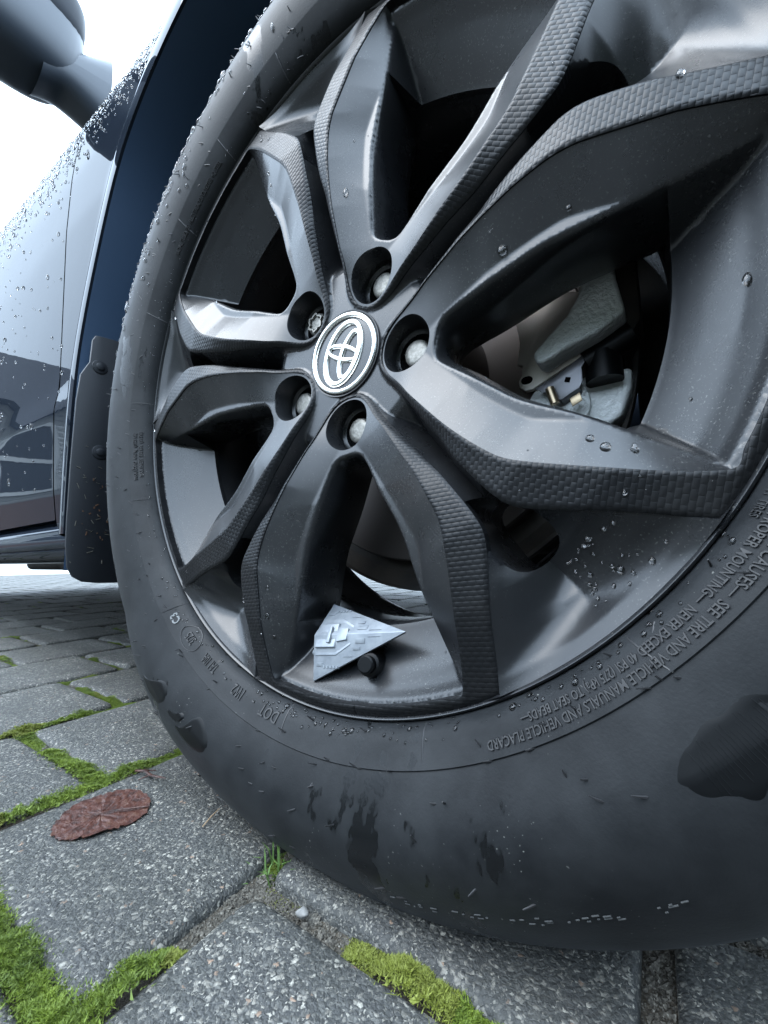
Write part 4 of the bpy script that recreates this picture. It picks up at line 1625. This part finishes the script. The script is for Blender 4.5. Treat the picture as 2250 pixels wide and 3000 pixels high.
M_grass = mat('grass_blade', (0.08, 0.15, 0.035), 0.5)
gr = MB()
for k in range(26):
    x, y = -.024 + rng.normal(0, .007), -.036 + rng.normal(0, .008)
    a, L = rng.uniform(0, 2 * pi), rng.uniform(.006, .014)
    d = Vector((cos(a), sin(a), 0))
    wv = d.cross(Vector((0, 0, 1))) * .0006
    p0, p1, p2 = Vector((x, y, -.008)), Vector((x, y, -.008)) + d * L * .35 + Vector((0, 0, L * .8)), Vector((x, y, -.008)) + d * L * .9 + Vector((0, 0, L))
    gr.add([p0 - wv, p0 + wv, p1 + wv * .8, p1 - wv * .8, p2], [(0, 1, 2, 3), (3, 2, 4)])
o = link('grass_tuft', mesh('grass_tuft', gr.V, gr.F, False), M_grass)
tag(o, 'small tuft of fresh grass blades in the joint at the tyre', 'grass')

# ------------------------------------------------------------------ water drops
def icos():
    bm_ = bmesh.new()
    bmesh.ops.create_icosphere(bm_, subdivisions=2, radius=1)
    V = np.array([v.co[:] for v in bm_.verts])
    F = np.array([[v.index for v in f.verts] for f in bm_.faces])
    bm_.free()
    return V, F


IV, IF = icos()


def drops(spots, name, parent):
    """spots: (position, normal, radius, stretch, down) -> one mesh of small domed drops"""
    Vs, Fs = [], []
    for k, (p, nrm, r, st) in enumerate(spots):
        nrm = Vector(nrm).normalized()
        dn = Vector((0, 0, -1)) - nrm * nrm.dot(Vector((0, 0, -1)))
        dn = dn.normalized() if dn.length > .05 else nrm.orthogonal().normalized()
        sd_ = nrm.cross(dn)
        q = IV.copy()
        fat = 1 - .35 * np.clip(-q[:, 0], 0, 1) * (st > 1.25)
        W_ = np.outer(q[:, 0] * st, dn[:]) + np.outer(q[:, 1] * fat, sd_[:]) + np.outer(q[:, 2] * .55 + .12, nrm[:])
        Vs.append(np.array(p[:]) + W_ * r)
        Fs.append(IF + k * len(IV))
    V, F = np.concatenate(Vs), np.concatenate(Fs)
    o = link(name, mesh(name, V, F, True), M_water, parent, 'stuff')
    return o


def tyre_spot(a, r):
    e = .001
    y = tyre_y(r)
    sl = (tyre_y(r + e) - tyre_y(r - e)) / (2 * e)
    n = Vector((sl * cos(a), -1, sl * sin(a))).normalized()
    return Vector((r * cos(a), y, HZ + r * sin(a))), n


sp1 = []
for k in range(1500):
    a = R(float(np.clip(rng.normal(136, 20), 92, 200)))
    r = .352 - abs(rng.normal(0, .024))
    if r < .252:
        continue
    dens = np.clip((R(196) - a) / 1.2, .15, 1)
    if rng.random() > dens:
        continue
    p, n = tyre_spot(a, r)
    sp1.append((p, n, float(np.exp(rng.normal(-6.55, .38))), float(rng.choice([1, 1.1, 1.4, 2.2], p=[.45, .25, .2, .1]))))
for k in range(150):
    a = R(rng.uniform(95, 290))
    r = rng.uniform(.2495, .257)
    p, n = tyre_spot(a, r)
    sp1.append((p, n, float(np.exp(rng.normal(-7.3, .3))), 1.1))
for k in range(90):
    a = R(rng.uniform(255, 325))
    r = rng.uniform(.2492, .254)
    p, n = tyre_spot(a, r)
    sp1.append((p, n, float(np.exp(rng.normal(-7.1, .4))), 1.2))
drops(sp1, 'water_drops', wheel)

sp2 = []
for k in range(2600):
    x = rng.uniform(-1.5, -.2)
    zz = .66 - abs(rng.normal(0, .07)) if rng.random() < .85 else rng.uniform(-.05, .6)
    z = zz + zsh(x)
    if x > -.43 and hypot(x, z) < .53:
        continue
    y = ybody(x, z)
    if x > -.6:
        # follow the flare near the arch
        d = hypot(x, z + .115) - .53
        continue_ = False
        if z < .5 and x > -.58:
            continue
    ny = (ybody(x, z + .004) - ybody(x, z - .004)) / .008
    sp2.append((Vector((x, y, HZ + z)), Vector((0, -1, ny)), float(np.exp(rng.normal(-6.35, .35))), float(rng.choice([1, 1.15, 1.6], p=[.5, .35, .15]))))
drops(sp2, 'water_drops', car)

# drops hanging and lying on the trim and the alloy
def trim_spot(k, X, Y, extra=0.0):
    P_ = np.array([[X, abs(Y)]])
    d = trim_depth(P_)[0][0] if (inside(P_, polyO)[0] and not inside(P_, polyI)[0]) else rim_depth(P_)[0]
    a = SPOKE0 - k * 2 * pi / 5
    return Vector((X * cos(a) - Y * sin(a), d - extra, HZ + X * sin(a) + Y * cos(a)))


sp3 = []
for k, X, Y, r, st in ((4, .205, -.083, .0016, 1.3), (4, .19, -.086, .0012, 1.2), (4, .215, -.086, .0011, 1.6), (4, .176, -.066, .0014, 1.5), (4, .170, -.060, .0011, 1.8), (4, .232, .082, .0015, 1.1), (4, .238, .07, .0012, 1.1),
                       (4, .225, .088, .0013, 1.1), (4, .21, .092, .0014, 1.4), (0, .105, .045, .0022, 1.7), (1, .118, .042, .0028, 1.2), (1, .15, .055, .0016, 1.2), (1, .19, .093, .0018, 1.3),
                       (1, .225, .012, .0022, 1.6), (2, .165, -.07, .0016, 1.1), (2, .185, -.072, .0018, 1.2), (2, .20, -.07, .0013, 1.1), (3, .165, -.073, .0014, 1.0), (3, .23, -.085, .0014, 1.2),
                       (1, .178, -.062, .0020, 1.0), (1, .185, -.066, .0024, 1.1), (1, .196, -.066, .0018, 1.8)):
    p = trim_spot(k, X, Y)
    sp3.append((p, Vector((0, -1, .15)), r, st))
for k in range(120):
    kk = int(rng.integers(0, 5))
    X, Y = rng.uniform(.1, .235), rng.uniform(-.1, .1)
    q_ = np.array([[X, abs(Y)]])
    if inside(q_, poly_hole)[0] or inside(q_, poly_lug)[0] or inside(q_, poly_pk)[0] or not inside(q_, poly_wedge)[0]:
        continue
    p = trim_spot(kk, X, Y)
    sp3.append((p, Vector((0, -1, .15)), float(np.exp(rng.normal(-7.6, .3))), 1.1))
# scoop between the two lower spokes: a wet cluster
for k in range(46):
    b = R(36) - abs(rng.normal(0, .09))
    r = rng.uniform(.211, .238)
    p = trim_spot(1, r * cos(b), -r * sin(min(b, R(35.9))))
    sp3.append((p, Vector((0, -1, .4)), float(np.exp(rng.normal(-7.15, .4))), 1.4))
drops(sp3, 'water_drops', wheel)

# ------------------------------------------------------------------ house mirrored in the paint, and leafy light blockers added out of view
M_wall = mat('pale_house_wall', (0.42, 0.42, 0.40), 0.8)
M_trimw = mat('white_house_trim', (0.75, 0.75, 0.73), 0.6)
M_roof = mat('dark_shingle_roof', (0.05, 0.055, 0.065), 0.8)
M_brick = mat('brown_brick_base', (0.20, 0.12, 0.09), 0.8)
M_glassd = mat('dark_window_glass', (0.02, 0.025, 0.03), 0.05)
house = empty('house', (-11, -5, 0))
tag(house, 'pale house with louvred shutters, reflected in the dark car door', 'house')
hb_ = MB()
hb_.box((-13.0, -6.6, 2.2), (2.0, 5.0, 1.2))
link('wall', hb_.mesh('wall'), M_wall, house)
hb_ = MB()
hb_.box((-12.96, -6.6, .5), (2.05, 5.05, .5))
link('brick_base', hb_.mesh('brick_base'), M_brick, house)
hb_ = MB()
hb_.prism([(-10.6, -1.2, 3.4), (-15.4, -1.2, 3.4), (-13.0, -1.2, 5.3)], (0, 0, 0), (0, -10.8, 0))
link('roof', hb_.mesh('roof'), M_roof, house)
for yw in (-2.6, -4.4, -7.5):
    hb_ = MB()
    hb_.box((-10.97, yw, 2.1), (.04, .46, .75))
    wf = link('window', hb_.mesh('window'), M_glassd, house)
    hb_ = MB()
    for sy in (-.5, .5):
        hb_.box((-10.95, yw + sy, 2.1), (.07, .05, .8))
    for szz in (-.8, 0, .8):
        hb_.box((-10.95, yw, 2.1 + szz), (.06, .5, .045))
    link('frame', hb_.mesh('frame'), M_trimw, wf)
    for sy in (-.80, .80):
        hb_ = MB()
        hb_.box((-10.97, yw + sy, 2.1), (.03, .24, .80))
        for k in range(15):
            hb_.box((-10.925, yw + sy, 1.36 + .106 * k), (.018, .20, .028), Matrix.Rotation(R(35), 3, 'Y'))
        link('shutter', hb_.mesh('shutter'), M_trimw, house)
hb_ = MB()
for k in range(20):
    hb_.box((-10.985, -6.6, 1.08 + .118 * k), (.014, 5.0, .05), Matrix.Rotation(R(8), 3, 'Y'))
link('siding', hb_.mesh('siding'), M_wall, house, 'stuff')

M_blocker = mat('blocker_leaf', (0.035, 0.055, 0.022), 0.6)


def light_blocker(name, label, c, h, nleaf, seed):
    r_ = np.random.default_rng(seed)
    root = empty(name, (c[0], c[1], 0))
    tag(root, label, 'light_blocker')
    core = MB()
    V, F = superell((c[0], c[1], h[2] * .48), (h[0] * .93, h[1] * .8, h[2] * .48), .35, .35, 40, 16)
    V = [v + Vector((0, 0, .25 * sin(v.x * 2.1 + seed) * (v.z > h[2] * .5))) for v in V]
    core.add(V, F)
    link('blocker_core', core.mesh('blocker_core', True), M_blocker, root)
    P = np.stack([c[0] + r_.uniform(-1, 1, nleaf) * h[0], c[1] + r_.choice([-1, 1], nleaf) * h[1] * r_.uniform(.7, 1.05, nleaf), r_.uniform(.02, 1.0, nleaf) ** .8 * h[2]], -1)
    P[:, 2] += .35 * np.sin(P[:, 0] * 2.1 + seed) * (P[:, 2] > h[2] * .6)
    a, b = r_.normal(0, 1, (nleaf, 3)), r_.normal(0, 1, (nleaf, 3))
    a /= np.linalg.norm(a, axis=1)[:, None]
    b = np.cross(a, b)
    b /= np.linalg.norm(b, axis=1)[:, None]
    V = np.stack([P - a * .09, P + b * .05, P + a * .09, P - b * .05], 1).reshape(-1, 3)
    F = [(4 * i, 4 * i + 1, 4 * i + 2, 4 * i + 3) for i in range(nleaf)]
    link('blocker_leaves', mesh('blocker_leaves', V, F, False), M_blocker, root, 'stuff')


light_blocker('light_blocker', 'tall leafy light blocker added behind the viewer, out of view', (1.0, -8.0), (9.0, .8, 1.9), 5000, 3)  # added to cut low frontal light on the wheel
light_blocker('light_blocker', 'low leafy light blocker added out of view near the front wheel', (2.1, -1.0), (1.5, .28, .8), 5000, 5)  # unseen, added to shade the lower right tyre and paving
